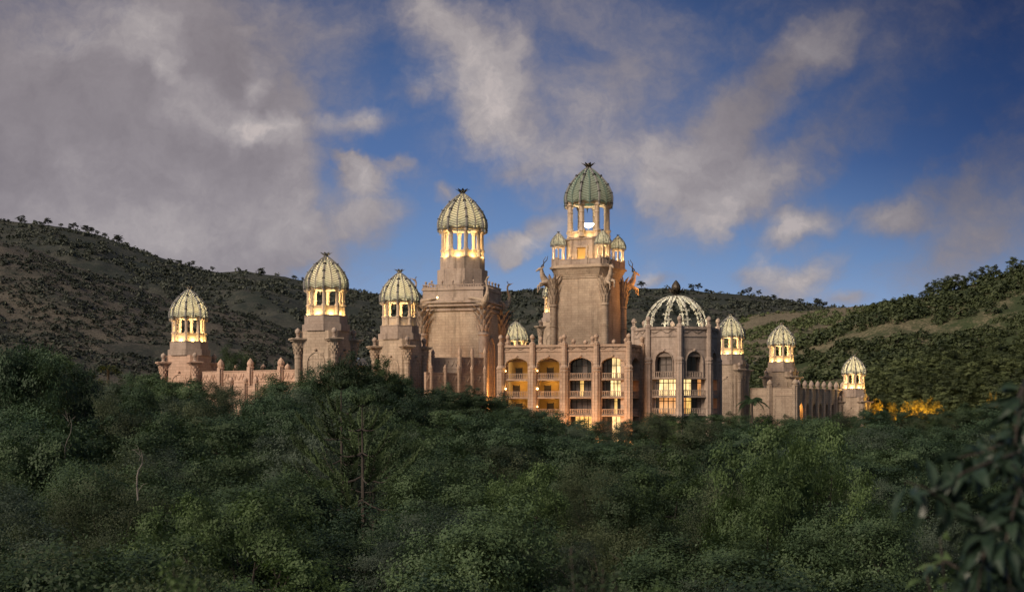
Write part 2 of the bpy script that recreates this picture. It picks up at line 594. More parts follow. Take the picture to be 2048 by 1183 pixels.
def lantern(root, W, slat, plinth=.45, colh=.76, ncol=8, ph=R(22.5), lamp_in=1500, lamp_out=150, glow_col=(1, .70, .30), col_r=.085, rows=15, leaf_mat=None, dome_k=.42):
    """Open lantern of eight columns on a plinth carrying a feather dome; z = 0 at the plinth's foot."""
    z = 0.0
    p = MB()
    rp = .84 * W
    for (ra, za, zb) in ((.86, 0, .06), (.82, .06, plinth - .07), (.865, plinth - .07, plinth)):
        po, pi_ = octa(ra * W, ph), octa(ra * W * .84, ph)
        vs = [(x, y, za * W) for x, y in po] + [(x, y, zb * W) for x, y in po] + [(x, y, zb * W) for x, y in pi_] + [(x, y, za * W) for x, y in pi_]
        fs = []
        for i in range(8):
            j = (i + 1) % 8
            fs += [(i, j, 8 + j, 8 + i), (8 + i, 8 + j, 16 + j, 16 + i), (16 + i, 16 + j, 24 + j, 24 + i), (24 + i, 24 + j, j, i)]
        p.add(vs, fs)
    p.build('lantern_plinth', M['lantern'], root)
    zc0, zc1 = plinth * W, (plinth + colh) * W
    rc = .80 * W
    for i in range(ncol):
        a = ph + 2 * PI * i / ncol
        c = (rc * math.sin(a), -rc * math.cos(a))
        q = MB()
        r = col_r * W
        q.lathe([(r * 1.35, .02 * W), (r * 1.35, .08 * W), (r * 1.1, .1 * W), (r * 1.1, zc0 - .04 * W), (r * 1.45, zc0 - .02 * W), (r * 1.45, zc0 + .05 * W), (r, zc0 + .08 * W), (r * .95, zc0 + .3 * colh * W),
                 (r * 1.12, zc0 + .32 * colh * W), (r * .95, zc0 + .35 * colh * W), (r * .92, zc0 + .66 * colh * W), (r * 1.12, zc0 + .68 * colh * W), (r * .92, zc0 + .71 * colh * W), (r * .95, zc1 - .1 * W),
                 (r * 1.5, zc1 - .05 * W), (r * 1.2, zc1), (r * 1.55, zc1 + .09 * W)], 8, (c[0] * 1.02, c[1] * 1.02))
        # bracket from the capital out to the rib's foot
        d = Vector((math.sin(a), -math.cos(a), 0))
        q.tube([d * (.84 * W) + Vector((0, 0, zc1 - .16 * W)), d * (.93 * W) + Vector((0, 0, zc1 - .09 * W)), d * (1.0 * W) + Vector((0, 0, zc1 - .0 * W))], [.03 * W, .045 * W, .05 * W], 6)
        q.build('lantern_column', M['lantern'], root)
    e = MB()
    zb0, zb1 = zc1 - .0 * W, zc1 + .08 * W
    po, pi_ = octa(.84 * W, ph), octa(.70 * W, ph)
    vs = [(x, y, zb0) for x, y in po] + [(x, y, zb1) for x, y in po] + [(x, y, zb1) for x, y in pi_] + [(x, y, zb0) for x, y in pi_]
    fs = []
    for i in range(8):
        j = (i + 1) % 8
        fs += [(i, j, 8 + j, 8 + i), (8 + i, 8 + j, 16 + j, 16 + i), (16 + i, 16 + j, 24 + j, 24 + i), (24 + i, 24 + j, j, i)]
    e.add(vs, fs)
    e.build('ring_beam', M['lantern'], root)
    zd = zc1 + .03 * W
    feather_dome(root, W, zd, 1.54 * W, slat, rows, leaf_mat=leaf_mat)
    if lamp_in:
        lamp(root, (0, 0, zc0 + .25 * W), lamp_in, glow_col, .3)
        lamp(root, (0, 0, zd + .35 * W), lamp_in * dome_k, (1, .86, .58), .3)
    if lamp_out:
        for i in range(8):
            a = ph + 2 * PI * (i + .5) / 8
            lamp(root, (.895 * W * math.sin(a), -.895 * W * math.cos(a), .07 * W), lamp_out, (1, .68, .26), .05)
    return zd


def arch_pts(x0, x1, zs, za, n=10, ogee=.35):
    """Points along a pointed, slightly ogee arch from (x0, zs) over the apex za to (x1, zs)."""
    xm, hw = (x0 + x1) / 2, (x1 - x0) / 2
    out = []
    for i in range(n + 1):
        q = i / n
        x = x0 + (x1 - x0) * q
        u = abs(x - xm) / hw
        out.append((x, zs + (za - zs) * (math.sqrt(max(0, 1 - u ** 2.2)) * (1 - ogee) + ogee * (1 - u))))
    return out


def ball_finial(parent, M4, r, mat, name='ball_finial'):
    b = MB(M4)
    b.lathe([(r * 1.0, 0), (r * 1.0, r * .25), (r * .62, r * .45), (r * .5, r * .9), (r * .85, r * 1.1), (r * .6, r * 1.3), (r * .62, r * 1.4)], 8)
    b.ball((0, 0, r * 2.3), r, (1, 1, 1.08), 10, 7)
    b.lathe([(r * .28, r * 3.28), (r * .2, r * 3.45), (0, r * 3.6)], 6)
    return b.build(name, mat, parent, True)


def corner_tower(W, mat, name='palace_tower', depth=6.5, arch=True):
    """Stepped corner tower with four ball-topped columns; origin at the lantern's foot."""
    root = empty(name, (0, 0, 0))
    lantern(root, W, M['slat'])
    d = MB()
    d.prism(octa(1.0 * W), -.40 * W, 0)
    d.prism(octa(1.11 * W), -.72 * W, -.40 * W)
    d.prism(octa(1.02 * W), -.03 * W, .004 * W)
    d.build('stepped_drum', M['grey'], root)
    b = MB()
    a, ch = .95 * W, .30 * W
    # local frame: the four chamfered corners point along +-X and +-Y
    pts = []
    for k in range(4):
        t = k * PI / 2
        rr = a * math.sqrt(2) - ch / math.sqrt(2)
        for sg in (-1, 1):
            x, y = sg * ch / math.sqrt(2), -rr
            pts.append((x * math.cos(t) - y * math.sin(t), x * math.sin(t) + y * math.cos(t)))
    b.prism(pts, -depth * W, -.72 * W)
    b.build('tower_wall', mat, root)
    if arch:
        for k in range(4):
            t = k * PI / 2 + PI / 4
            MM = Matrix.Rotation(t, 4, 'Z')
            f = MB(MM)
            hw = .42 * W
            ap = arch_pts(-hw, hw, -2.15 * W, -1.72 * W, 12, .25)
            out = [(-hw * 1.13, -4.5 * W)] + [(x * 1.13, z + .05 * W) for x, z in ap] + [(hw * 1.13, -4.5 * W)]
            inn = [(-hw, -4.5 * W)] + ap + [(hw, -4.5 * W)]
            y = -a - .05 * W
            n = len(out)
            vs = [(x, y, z) for x, z in out] + [(x, y, z) for x, z in inn] + [(x, -a + .02, z) for x, z in out] + [(x, -a + .02, z) for x, z in inn]
            fs = []
            for i in range(n - 1):
                fs += [(i, i + 1, n + i + 1, n + i), (2 * n + i, 2 * n + i + 1, i + 1, i), (n + i, n + i + 1, 3 * n + i + 1, 3 * n + i)]
            f.add(vs, fs)
            # lattice of scale-like stones inside the blind arch
            for rr in range(7):
                zz = -4.2 * W + rr * .36 * W
                for c in (-1, 0, 1):
                    f.box(c * .27 * W - .122 * W + 0 * rr, c * .27 * W + .122 * W, -a - .018 * W, -a + .01, zz, zz + .31 * W)
            f.ball((0, -a - .05 * W, -1.60 * W), .07 * W)
            f.build('blind_arch', mat, root)
    for k in range(4):
        t = k * PI / 2
        MM = Matrix.Rotation(t, 4, 'Z') @ Matrix.Translation((0, -1.34 * W, 0))
        c = MB(MM)
        c.lathe([(.15 * W, -depth * W), (.15 * W, -2.0 * W), (.17 * W, -1.97 * W), (.17 * W, -1.9 * W), (.15 * W, -1.87 * W), (.16 * W, -1.75 * W), (.20 * W, -1.5 * W), (.24 * W, -1.25 * W), (.25 * W, -1.2 * W)], 10)
        # carved leaf tips on the capital
        for rr in range(4):
            for i in range(8):
                an = 2 * PI * (i + .5 * (rr % 2)) / 8
                zz = -1.72 * W + rr * .13 * W
                r0 = (.165 + rr * .022) * W
                s, cc = math.sin(an), -math.cos(an)
                c.tube([(r0 * s, r0 * cc, zz - .05 * W), ((r0 + .03 * W) * s, (r0 + .03 * W) * cc, zz + .05 * W)], [.035 * W, .012 * W], 4)
        c.box(-.30 * W, .30 * W, -.30 * W, .30 * W, -1.2 * W, -1.13 * W)
        c.box(-.36 * W, .36 * W, -.36 * W, .36 * W, -1.13 * W, -1.06 * W)
        # short beam tying the column to the tower
        c.box(-.2 * W, .2 * W, .1 * W, .45 * W, -1.5 * W, -1.21 * W)
        co = c.build('corner_column', mat, root)
        ball_finial(co, MM @ Matrix.Translation((0, 0, -1.06 * W)), .135 * W, M['grey'])
    return root


TW = 3.8
proto = corner_tower(TW, M['stone'])
SPOTS = [
    (378, 300, 684, 13, 'sandstone domed tower at the far end of the pink carved wall', 1.0),
    (652, 265, 632, 16, 'domed tower between the pink carved wall and blue barrel roof, behind the tall bush', 1.0),
    (799, 296, 652, 17, 'sandstone domed tower with dim pierced plinth, beside the square tower with crane statues', 1.0),
    (1461, 407, 709, 28, 'sandstone domed tower half hidden behind the rotunda with the open ribbed dome', 1.0),
    (1563, 422, 724, 31, 'sandstone domed tower rising behind the arcade of small pointed arches', 1.0),
    (1708, 417, 777, 31, 'small outlying domed tower beside the floodlit orange trees', .86),
    (1032, 456, 712, 30, 'mostly hidden tower whose pale dome peeps over the parapet of the amber lit loggias', 1.0),
    (1112, 440, 625, 25, 'stepped tower mostly hidden behind the tall tower with antelope statues', 1.0),
]
table = kids()
towers = []
for i, (px, D, py, phi, lab, sc) in enumerate(SPOTS):
    o = proto if i == 0 else copy_tree(proto, table)
    o.location = P(px, py, D)
    az = math.atan2(px - CX, F)
    o.rotation_euler = (0, 0, R(phi) - az)
    o.scale = (sc, sc, sc)
    tag(o, lab, 'tower', 'corner towers with feather domes')
    towers.append(o)
table = kids()
for i, m in ((0, 'rose'), ):
    for ch in table[towers[i].name]:
        if ch.name.split('.')[0] in ('corner_column', 'tower_wall', 'blind_arch'):
            ch.data = ch.data.copy()
            ch.data.materials[0] = M[m]
# the third tower's plinth lamps are out
for ch in table[towers[2].name]:
    if ch.type == 'LIGHT' and ch.data.energy < 200:
        ch.data = ch.data.copy()
        ch.data.energy = 4


# ---------------------------------------------------------------- leafy corner capital, antelopes and cranes
def leafy_column(parent, MM, r, z0, z1, h_cap, mat, rings=()):
    c = MB(MM)
    prof = [(r * 1.35, z0), (r * 1.35, z0 + r * 1.5), (r, z0 + r * 1.8)]
    for zr in rings:
        prof += [(r, zr - .1), (r * 1.14, zr), (r, zr + .1)]
    zc = z1 - h_cap
    prof += [(r, zc - .5), (r * 1.2, zc - .4), (r * 1.2, zc), (r * .95, zc + .15), (r * 1.1, z1)]
    c.lathe(prof, 12)
    o = c.build('corner_column', mat, parent, True)
    f = MB(MM)
    rnd = random.Random(5)
    for row in range(5):
        for i in range(9):
            a = 2 * PI * (i + .5 * (row % 2)) / 9
            s, q = math.sin(a), -math.cos(a)
            zz = zc + row * h_cap * .2
            ro = r * (1.5 + .26 * row)
            hh = h_cap * .36
            wd = r * .38
            t = (-q, s)
            pts = [(r * .95, zz, wd * .5), (r * 1.25 + .06 * row, zz + hh * .5, wd), (ro, zz + hh * .95, wd * .55), (ro * 1.12, zz + hh * 1.02, .02)]
            vs = []
            for (rr, z, ww) in pts:
                vs += [(rr * s - t[0] * ww, rr * q - t[1] * ww, z), (rr * 1.08 * s, rr * 1.08 * q, z + .03), (rr * s + t[0] * ww, rr * q + t[1] * ww, z)]
            fs = []
            for k in range(3):
                fs += [(3 * k, 3 * k + 1, 3 * k + 4, 3 * k + 3), (3 * k + 1, 3 * k + 2, 3 * k + 5, 3 * k + 4)]
            f.add(vs, fs)
    f.build('capital_leaves', mat, o)
    return o


def remesh(o, vox):
    m = o.modifiers.new('join', 'REMESH')
    m.mode = 'VOXEL'
    m.voxel_size = vox
    m.use_smooth_shade = True
    s = o.modifiers.new('soft', 'SMOOTH')
    s.iterations = 3
    s.factor = .5
    return o


def antelope(s=1.0):
    """Leaping kudu from the chest forward: local -Y is where it faces; origin at the hind end of the body."""
    root = empty('antelope_statue', (0, 0, 0))
    b = MB()
    b.tube([(0, 1.0, -1.0), (0, .3, -.5), (0, -.6, .15), (0, -1.5, .8), (0, -2.0, 1.25)], [.35, .62, .72, .76, .5], 12)        # trunk rising forward
    b.tube([(0, -1.6, .9), (0, -2.15, 1.7), (0, -2.35, 2.6), (0, -2.45, 3.2)], [.66, .5, .36, .30], 10)                        # neck
    b.tube([(0, -2.3, 3.3), (0, -2.75, 3.25), (0, -3.25, 2.95), (0, -3.55, 2.72)], [.27, .30, .2, .13], 10)                    # head and muzzle
    b.tube([(0, -2.25, 3.05), (0, -2.5, 2.3), (0, -2.35, 1.4)], [.12, .16, .10], 6)                                             # throat fringe
    b.tube([(0, -2.2, 3.45), (0, -1.95, 2.6), (0, -1.5, 1.7), (0, -.8, 1.0)], [.10, .14, .15, .1], 6)                           # mane
    for sx in (-1, 1):
        b.tube([(sx * .15, -2.3, 3.35), (sx * .5, -2.1, 3.6), (sx * .75, -2.05, 3.62)], [.08, .17, .04], 6)                    # ear
        lift = .25 if sx > 0 else -.15
        b.tube([(sx * .42, -1.5, .55), (sx * .5, -2.2, .25 + lift), (sx * .5, -2.9, .1 + lift), (sx * .48, -2.95, -.35 + lift), (sx * .46, -2.85, -.95 + lift), (sx * .46, -3.05, -1.15 + lift)],
               [.4, .33, .23, .17, .13, .15], 8)                                                                               # foreleg: elbow, folded wrist, hoof
        b.tube([(sx * .34, .4, -.5), (sx * .4, .2, -1.3), (sx * .35, .7, -2.0)], [.5, .36, .22], 8)                            # haunch sinking into the leaves
    o = remesh(b.build('body', M['stone'], root), .09)
    for sx in (-1, 1):
        h = MB()
        path, rad = [], []
        for i in range(26):
            q = i / 25
            an = q * PI * 3.4 + (0 if sx > 0 else PI)
            amp = .22 * (1 - .4 * q) * min(1, q * 5)
            path.append((sx * (.16 + .55 * q) + amp * math.cos(an), -2.3 + 1.1 * q + amp * .6 * math.sin(an), 3.45 + 2.3 * q))
            rad.append(.115 * (1 - .75 * q) + .015)
        h.tube(path, rad, 6)
        h.build('horn', M['bronze'], root, True)
    return root


def crane(s=1.0):
    """Roof-corner crane: S-shaped neck on a keel-like breast, wings swept back along both eaves; faces local -Y."""
    root = empty('crane_statue', (0, 0, 0))
    b = MB()
    b.tube([(0, 1.6, -1.5), (0, .6, -1.2), (0, -.5, -.4), (0, -1.15, .7), (0, -1.2, 1.6), (0, -.85, 2.4), (0, -.75, 3.1), (0, -1.0, 3.6), (0, -1.35, 3.72)], [.3, .6, .62, .42, .27, .21, .18, .22, .2], 10)
    b.tube([(0, -1.3, 3.72), (0, -1.8, 3.85), (0, -2.3, 4.1)], [.17, .09, .03], 6)
    for sx in (-1, 1):
        b.tube([(0, -.3, -.5), (sx * .9, .75, -.2), (sx * 1.7, 1.6, .1), (sx * 2.3, 2.3, .1)], [.4, .42, .32, .06], 8)
        b.tube([(0, .2, -1.1), (sx * .9, 1.0, -.8), (sx * 1.6, 1.8, -.5)], [.4, .42, .1], 8)
    remesh(b.build('body', M['stone'], root), .1)
    c = MB()
    for i in range(5):
        c.tube([(0, -1.0, 3.75), ((i - 2) * .12, -.75 + .02 * i, 4.3)], [.03, .01], 4)
    c.build('crest', M['bronze'], root)
    return root


# ---------------------------------------------------------------- queen's tower (square, crane statues)
def dirto(px, phi):
    return R(phi) - math.atan2(px - CX, F)


SD = 318.0
sm = SD / F                                   # metres per photograph pixel at this depth
qroot = empty('square_tower', P(925, 582, SD), dirto(925, 27))
tag(qroot, 'massive square sandstone tower with crane statues on its eaves and an open domed lantern', 'tower')
hs = 6.35                                     # half side of the square base


def sqpts(h, ch=0.0):
    if ch == 0:
        return [(0, -h * math.sqrt(2)), (h * math.sqrt(2), 0), (0, h * math.sqrt(2)), (-h * math.sqrt(2), 0)]
    out = []
    for k in range(4):
        t = k * PI / 2
        rr = h * math.sqrt(2) - ch / math.sqrt(2)
        for sg in (-1, 1):
            x, y = sg * ch / math.sqrt(2), -rr
            out.append((x * math.cos(t) - y * math.sin(t), x * math.sin(t) + y * math.cos(t)))
    return out


b = MB()
b.prism(sqpts(hs), -31, -4.6)
b.build('tower_wall', M['stone'], qroot)
b = MB()
for (h, za, zb) in ((hs + .35, -4.6, -4.2), (hs + .05, -4.2, -3.7), (hs + .75, -3.7, -3.2), (hs + .5, -3.2, -3.0), (hs + 1.15, -3.0, -2.6)):
    b.prism(sqpts(h), za, zb)
b.prism(sqpts(hs + .55), -2.6, -1.9)
b.prism(sqpts(hs + .25), -1.9, -.35)
b.prism(sqpts(hs + .45), -.35, 0)
b.build('cornice', M['grey'], qroot)
pr = MB()
for k in range(4):
    MM = Matrix.Rotation(k * PI / 2 + PI / 4, 4, 'Z')
    f = MB(MM)
    y0 = -hs - .25
    f.box(-hs - .2, hs + .2, y0 - .12, y0 + .12, .0, .35)
    f.box(-hs - .2, hs + .2, y0 - .10, y0 + .10, .75, .9)
    for i in range(24):
        x = -hs + (i + .5) * (2 * hs / 24)
        f.box(x - .1, x + .1, y0 - .06, y0 + .06, .35, .75)
    par = f.build('balustrade', M['grey'], qroot)
    for x in (-4.6, -2.3, 0, 2.3, 4.6):
        ball_finial(par, MM @ Matrix.Translation((x, y0, .9)), .26, M['grey'])
b = MB()
zt = (582 - 517) * sm
b.prism(octa(5.35), 0, (582 - 541) * sm)
b.prism(octa(4.75), (582 - 541) * sm, zt)
b.prism(octa(5.2), .9, 1.05, 1)
b.build('octagonal_drum', M['grey'], qroot)
lr = empty('domed_lantern', (0, 0, zt), R(5))
lr.parent = qroot
LW = 48 * sm
lantern(lr, LW, M['slat'], plinth=.29, colh=.86, lamp_in=2600, lamp_out=200, dome_k=.34, leaf_mat=M['collar'])
for k in range(4):
    MM = Matrix.Rotation(k * PI / 2, 4, 'Z') @ Matrix.Translation((0, -hs * math.sqrt(2) - .45, 0))
    leafy_column(qroot, MM, .98, -31, -4.6, 4.8, M['grey'], rings=(-13.5,))
for k in (-1, 1):                             # blind arches on the two visible faces
    MM = Matrix.Rotation(k * PI / 4, 4, 'Z')
    f = MB(MM)
    ap = arch_pts(-2.0, 2.0, -12.4, -10.2, 12, .2)
    if k == 1:
        out = [(-2.25, -30)] + [(x * 1.13, z + .25) for x, z in ap] + [(2.25, -30)]
        inn = [(-2.0, -30)] + ap + [(2.0, -30)]
        n = len(out)
        y = -hs - .22
        f.add([(x, y, z) for x, z in out] + [(x, y, z) for x, z in inn] + [(x, -hs + .02, z) for x, z in out] + [(x, -hs + .02, z) for x, z in inn],
              sum([[(i, i + 1, n + i + 1, n + i), (2 * n + i, 2 * n + i + 1, i + 1, i), (n + i, n + i + 1, 3 * n + i + 1, 3 * n + i)] for i in range(n - 1)], []))
        for rr in range(14):
            for c in range(3 if rr % 2 else 4):
                x = (c - (1.0 if rr % 2 else 1.5)) * 1.2
                if abs(x) < 1.9:
                    f.box(x - .55, x + .55, -hs - .07, -hs + .02, -29.5 + rr * 1.3, -29.5 + rr * 1.3 + 1.15)
        f.build('blind_arch', M['pink'], qroot)
craneA = crane()
tab = kids()
mw = qroot.matrix_basis.copy()
bpy.context.view_layer.update()
for i, k in enumerate((0, 1, 3)):
    o = craneA if i == 0 else copy_tree(craneA, tab)
    o.location = Matrix.LocRotScale(qroot.location, qroot.rotation_euler, None) @ (Matrix.Rotation(k * PI / 2, 4, 'Z') @ Vector((0, -hs * math.sqrt(2) - 1.0, -2.2)))
    o.rotation_euler = (0, 0, qroot.rotation_euler[2] + k * PI / 2)
    o.scale = (1.12,) * 3
    tag(o, ['stone crane statue on the middle eaves corner of the square tower, facing the viewer', 'stone crane statue on the eaves corner of the square tower above the amber lit loggias',
            'stone crane statue on the eaves corner of the square tower behind the dim-plinthed domed tower'][i], 'statue', 'crane statues on the square tower')


# ---------------------------------------------------------------- king's tower (tallest, antelope statues)
KD = 350.0
km = KD / F
kroot = empty('tall_tower', P(1177, 535, KD), dirto(1177, 25))
tag(kroot, 'tallest palace tower, square shaft with antelope statues and a green feather dome on open columns', 'tower')
kh = 6.05
b = MB()
b.prism(sqpts(kh), -38, -2.6)
b.build('tower_wall', M['stone'], kroot)
b = MB()
for (h, k2, za, zb) in ((kh + .2, 1.0, -2.95, -2.6), (kh + .3, 1.02, -2.6, -2.2), (kh + .45, 1.115, -2.2, -.65), (kh + 1.4, 1.0, -.65, -.25), (kh + 1.15, 1.0, -.25, .05)):
    b.prism(sqpts(h, 1.6), za, zb, k2)
b.build('cornice', M['stone'], kroot)
for k in range(4):
    MM = Matrix.Rotation(k * PI / 2 + PI / 4, 4, 'Z')
    f = MB(MM)
    y0 = -kh - .8
    f.box(-kh + .6, kh - .6, y0 - .14, y0 + .14, .05, 1.15)
    f.box(-kh + .4, kh - .4, y0 - .2, y0 + .2, 1.15, 1.32)
    for x in (-5.2, -2.0, 2.0, 5.2):
        f.box(x - .3, x + .3, y0 - .28, y0 + .28, .05, 1.9)
    for x in (-3.6, 0, 3.6):
        f.box(x - 1.2, x + 1.2, y0 - .19, y0 - .13, .3, .9)
    f.build('terrace_parapet', M['grey'], kroot)
b = MB()
zt = (535 - 478) * km
b.prism(sqpts(4.55, 2.0), .05, zt)
b.prism(sqpts(4.8, 2.1), zt - .5, zt - .15)
b.build('terrace_house', M['grey'], kroot)
MM = Matrix.Rotation(-PI / 4, 4, 'Z')
f = MB(MM)
f.box(-1.5, -1.05, -4.9, -4.5, .05, 4.2)
f.box(1.05, 1.5, -4.9, -4.5, .05, 4.2)
f.box(-1.5, 1.5, -4.95, -4.5, 4.2, 4.7)
f.build('door_surround', M['grey'], kroot)
f = MB(MM)
f.box(-1.04, 1.04, -4.6, -4.56, .06, 4.19)
f.build('lit_doorway', M['plaster'], kroot)
for (x, y) in ((0, -6.6), (-3, -6.6), (3.2, -6.6), (5.4, -2), (5.5, 2)):
    v = MM @ Vector((x, y, .5))
    lamp(kroot, v, 230, (1, .66, .28), .15)
lr = empty('domed_lantern', (0, 0, zt), R(-22))
lr.parent = kroot
KW = 48.5 * km
lantern(lr, KW, M['slat_green'], plinth=.26, colh=1.12, lamp_in=2300, lamp_out=70, dome_k=.5, col_r=.105, leaf_mat=M['bronze'])
bowl = MB()
bowl.lathe([(.05, 2.6), (.25, 2.55), (.9, 2.9), (1.35, 3.45), (1.38, 3.6)], 14)
bo = bowl.build('lamp_bowl', M['white_bulb'], lr, True)
pst = MB()
pst.tube([(0, 0, 0), (0, 0, 2.6)], .09, 6)
pst.build('lamp_post', M['grey'], lr)
for k in range(4):
    MM = Matrix.Rotation(k * PI / 2, 4, 'Z') @ Matrix.Translation((0, -kh * math.sqrt(2) - .4, 0))
    leafy_column(kroot, MM, .82, -38, -3.0, 6.0, M['stone'], rings=(-20, -14))


# four little domed turrets on the terrace corners
def turret():
    root = empty('small_turret', (0, 0, 0))
    Wm = 1.82
    f = MB()
    f.prism(octa(1.45), 0, 1.3)
    f.prism(octa(1.6), 1.3, 1.5)
    f.build('turret_base', M['grey'], root)
    for i in range(8):
        a = R(22.5) + 2 * PI * i / 8
        q = MB()
        q.lathe([(.22, 1.5), (.2, 1.75), (.15, 1.85), (.14, 3.9), (.24, 4.1), (.2, 4.3)], 7, (1.3 * math.sin(a), -1.3 * math.cos(a)))
        q.build('turret_column', M['lantern'], root)
    e = MB()
    po, pi_ = octa(1.52), octa(1.2)
    vs = [(x, y, 4.25) for x, y in po] + [(x, y, 4.6) for x, y in po] + [(x, y, 4.6) for x, y in pi_] + [(x, y, 4.25) for x, y in pi_]
    fs = []
    for i in range(8):
        j = (i + 1) % 8
        fs += [(i, j, 8 + j, 8 + i), (8 + i, 8 + j, 16 + j, 16 + i), (16 + i, 16 + j, 24 + j, 24 + i), (24 + i, 24 + j, j, i)]
    e.add(vs, fs)
    e.build('ring_beam', M['lantern'], root)
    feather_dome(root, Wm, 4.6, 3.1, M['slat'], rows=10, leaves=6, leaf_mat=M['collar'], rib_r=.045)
    lamp(root, (0, 0, 2.2), 700, (1, .74, .36), .15)
    lamp(root, (0, 0, 5.3), 110, (1, .88, .62), .15)
    return root


tproto = turret()
tab = kids()
KM = Matrix.LocRotScale(kroot.location, kroot.rotation_euler, None)
TLAB = ['small domed turret at the front corner of the tall tower terrace, above the front-facing antelope', 'small domed turret on the tall tower terrace above the orange floodlit antelope',
        'small domed turret on the far hidden corner of the tall tower terrace', 'small domed turret on the tall tower terrace above the shaded antelope seen in profile']
for k in range(4):
    o = tproto if k == 0 else copy_tree(tproto, tab)
    o.location = KM @ (Matrix.Rotation(k * PI / 2, 4, 'Z') @ Vector((0, -kh * math.sqrt(2) + .9, .05)))
    o.rotation_euler = (0, 0, kroot.rotation_euler[2])
    tag(o, TLAB[k], 'turret', 'domed turrets on the tall tower terrace')
ap = antelope()
tab = kids()
ALAB = ['stone antelope leaping from the leafy capital at the front corner of the tall tower', 'antelope statue glowing orange in floodlight, leaping from the tall tower',
        None, 'shaded stone antelope in profile, leaping from the tall tower above the stepped tower']
first = True
for k in (0, 1, 3):
    o = ap if first else copy_tree(ap, tab)
    first = False
    o.location = KM @ (Matrix.Rotation(k * PI / 2, 4, 'Z') @ Vector((0, -kh * math.sqrt(2) - .6, -4.6)))
    o.rotation_euler = (0, 0, kroot.rotation_euler[2] + k * PI / 2)
    o.scale = (1.18,) * 3
    tag(o, ALAB[k], 'statue', 'antelope statues on the tall tower')
# floodlight that colours the side facing the ribbed dome
fl = lamp(kroot, Matrix.Rotation(PI / 2, 4, 'Z') @ Vector((-4.2, -kh * math.sqrt(2) - 7.0, -5.0)), 2600, (1, .42, .10), .3, 'floodlight')


# ---------------------------------------------------------------- palace wings
def frame_of(A, B):
    """Matrix with x from A to B along the wall, y into the building, z up; origin at A, z = 0 at camera level."""
    d = Vector((B.x - A.x, B.y - A.y, 0))
    L = d.length
    d.normalize()
    n = Vector((-d.y, d.x, 0))
    MM = Matrix(((d.x, n.x, 0, A.x), (d.y, n.y, 0, A.y), (0, 0, 1, 0), (0, 0, 0, 1)))
    return MM, L


def pillar(parent, MM, r_lo, r_up, zb, z_ring, z_top, mat, ball=.5):
    c = MB(MM)
    c.lathe([(r_lo * 1.25, zb), (r_lo * 1.25, zb + 1.2), (r_lo, zb + 1.4), (r_lo, z_ring - .7), (r_lo * 1.12, z_ring - .6), (r_lo * 1.12, z_ring - .35), (r_lo * .98, z_ring - .25), (r_lo * 1.15, z_ring), (r_lo * 1.15, z_ring + .2),
             (r_up * 1.08, z_ring + .6), (r_up, z_ring + .7), (r_up, z_top - .5), (r_up * 1.15, z_top - .4), (r_up * 1.15, z_top)], 8, ph=R(22.5))
    for i in range(8):                        # fluting fillets
        a = R(22.5) + 2 * PI * i / 8
        c.tube([(r_lo * 1.0 * math.sin(a), -r_lo * 1.0 * math.cos(a), zb + 1.4), (r_lo * 1.0 * math.sin(a), -r_lo * 1.0 * math.cos(a), z_ring - .7)], .07, 4)
    o = c.build('pillar', mat, parent)
    ball_finial(o, MM @ Matrix.Translation((0, 0, z_top)), ball, mat, 'finial')
    return o


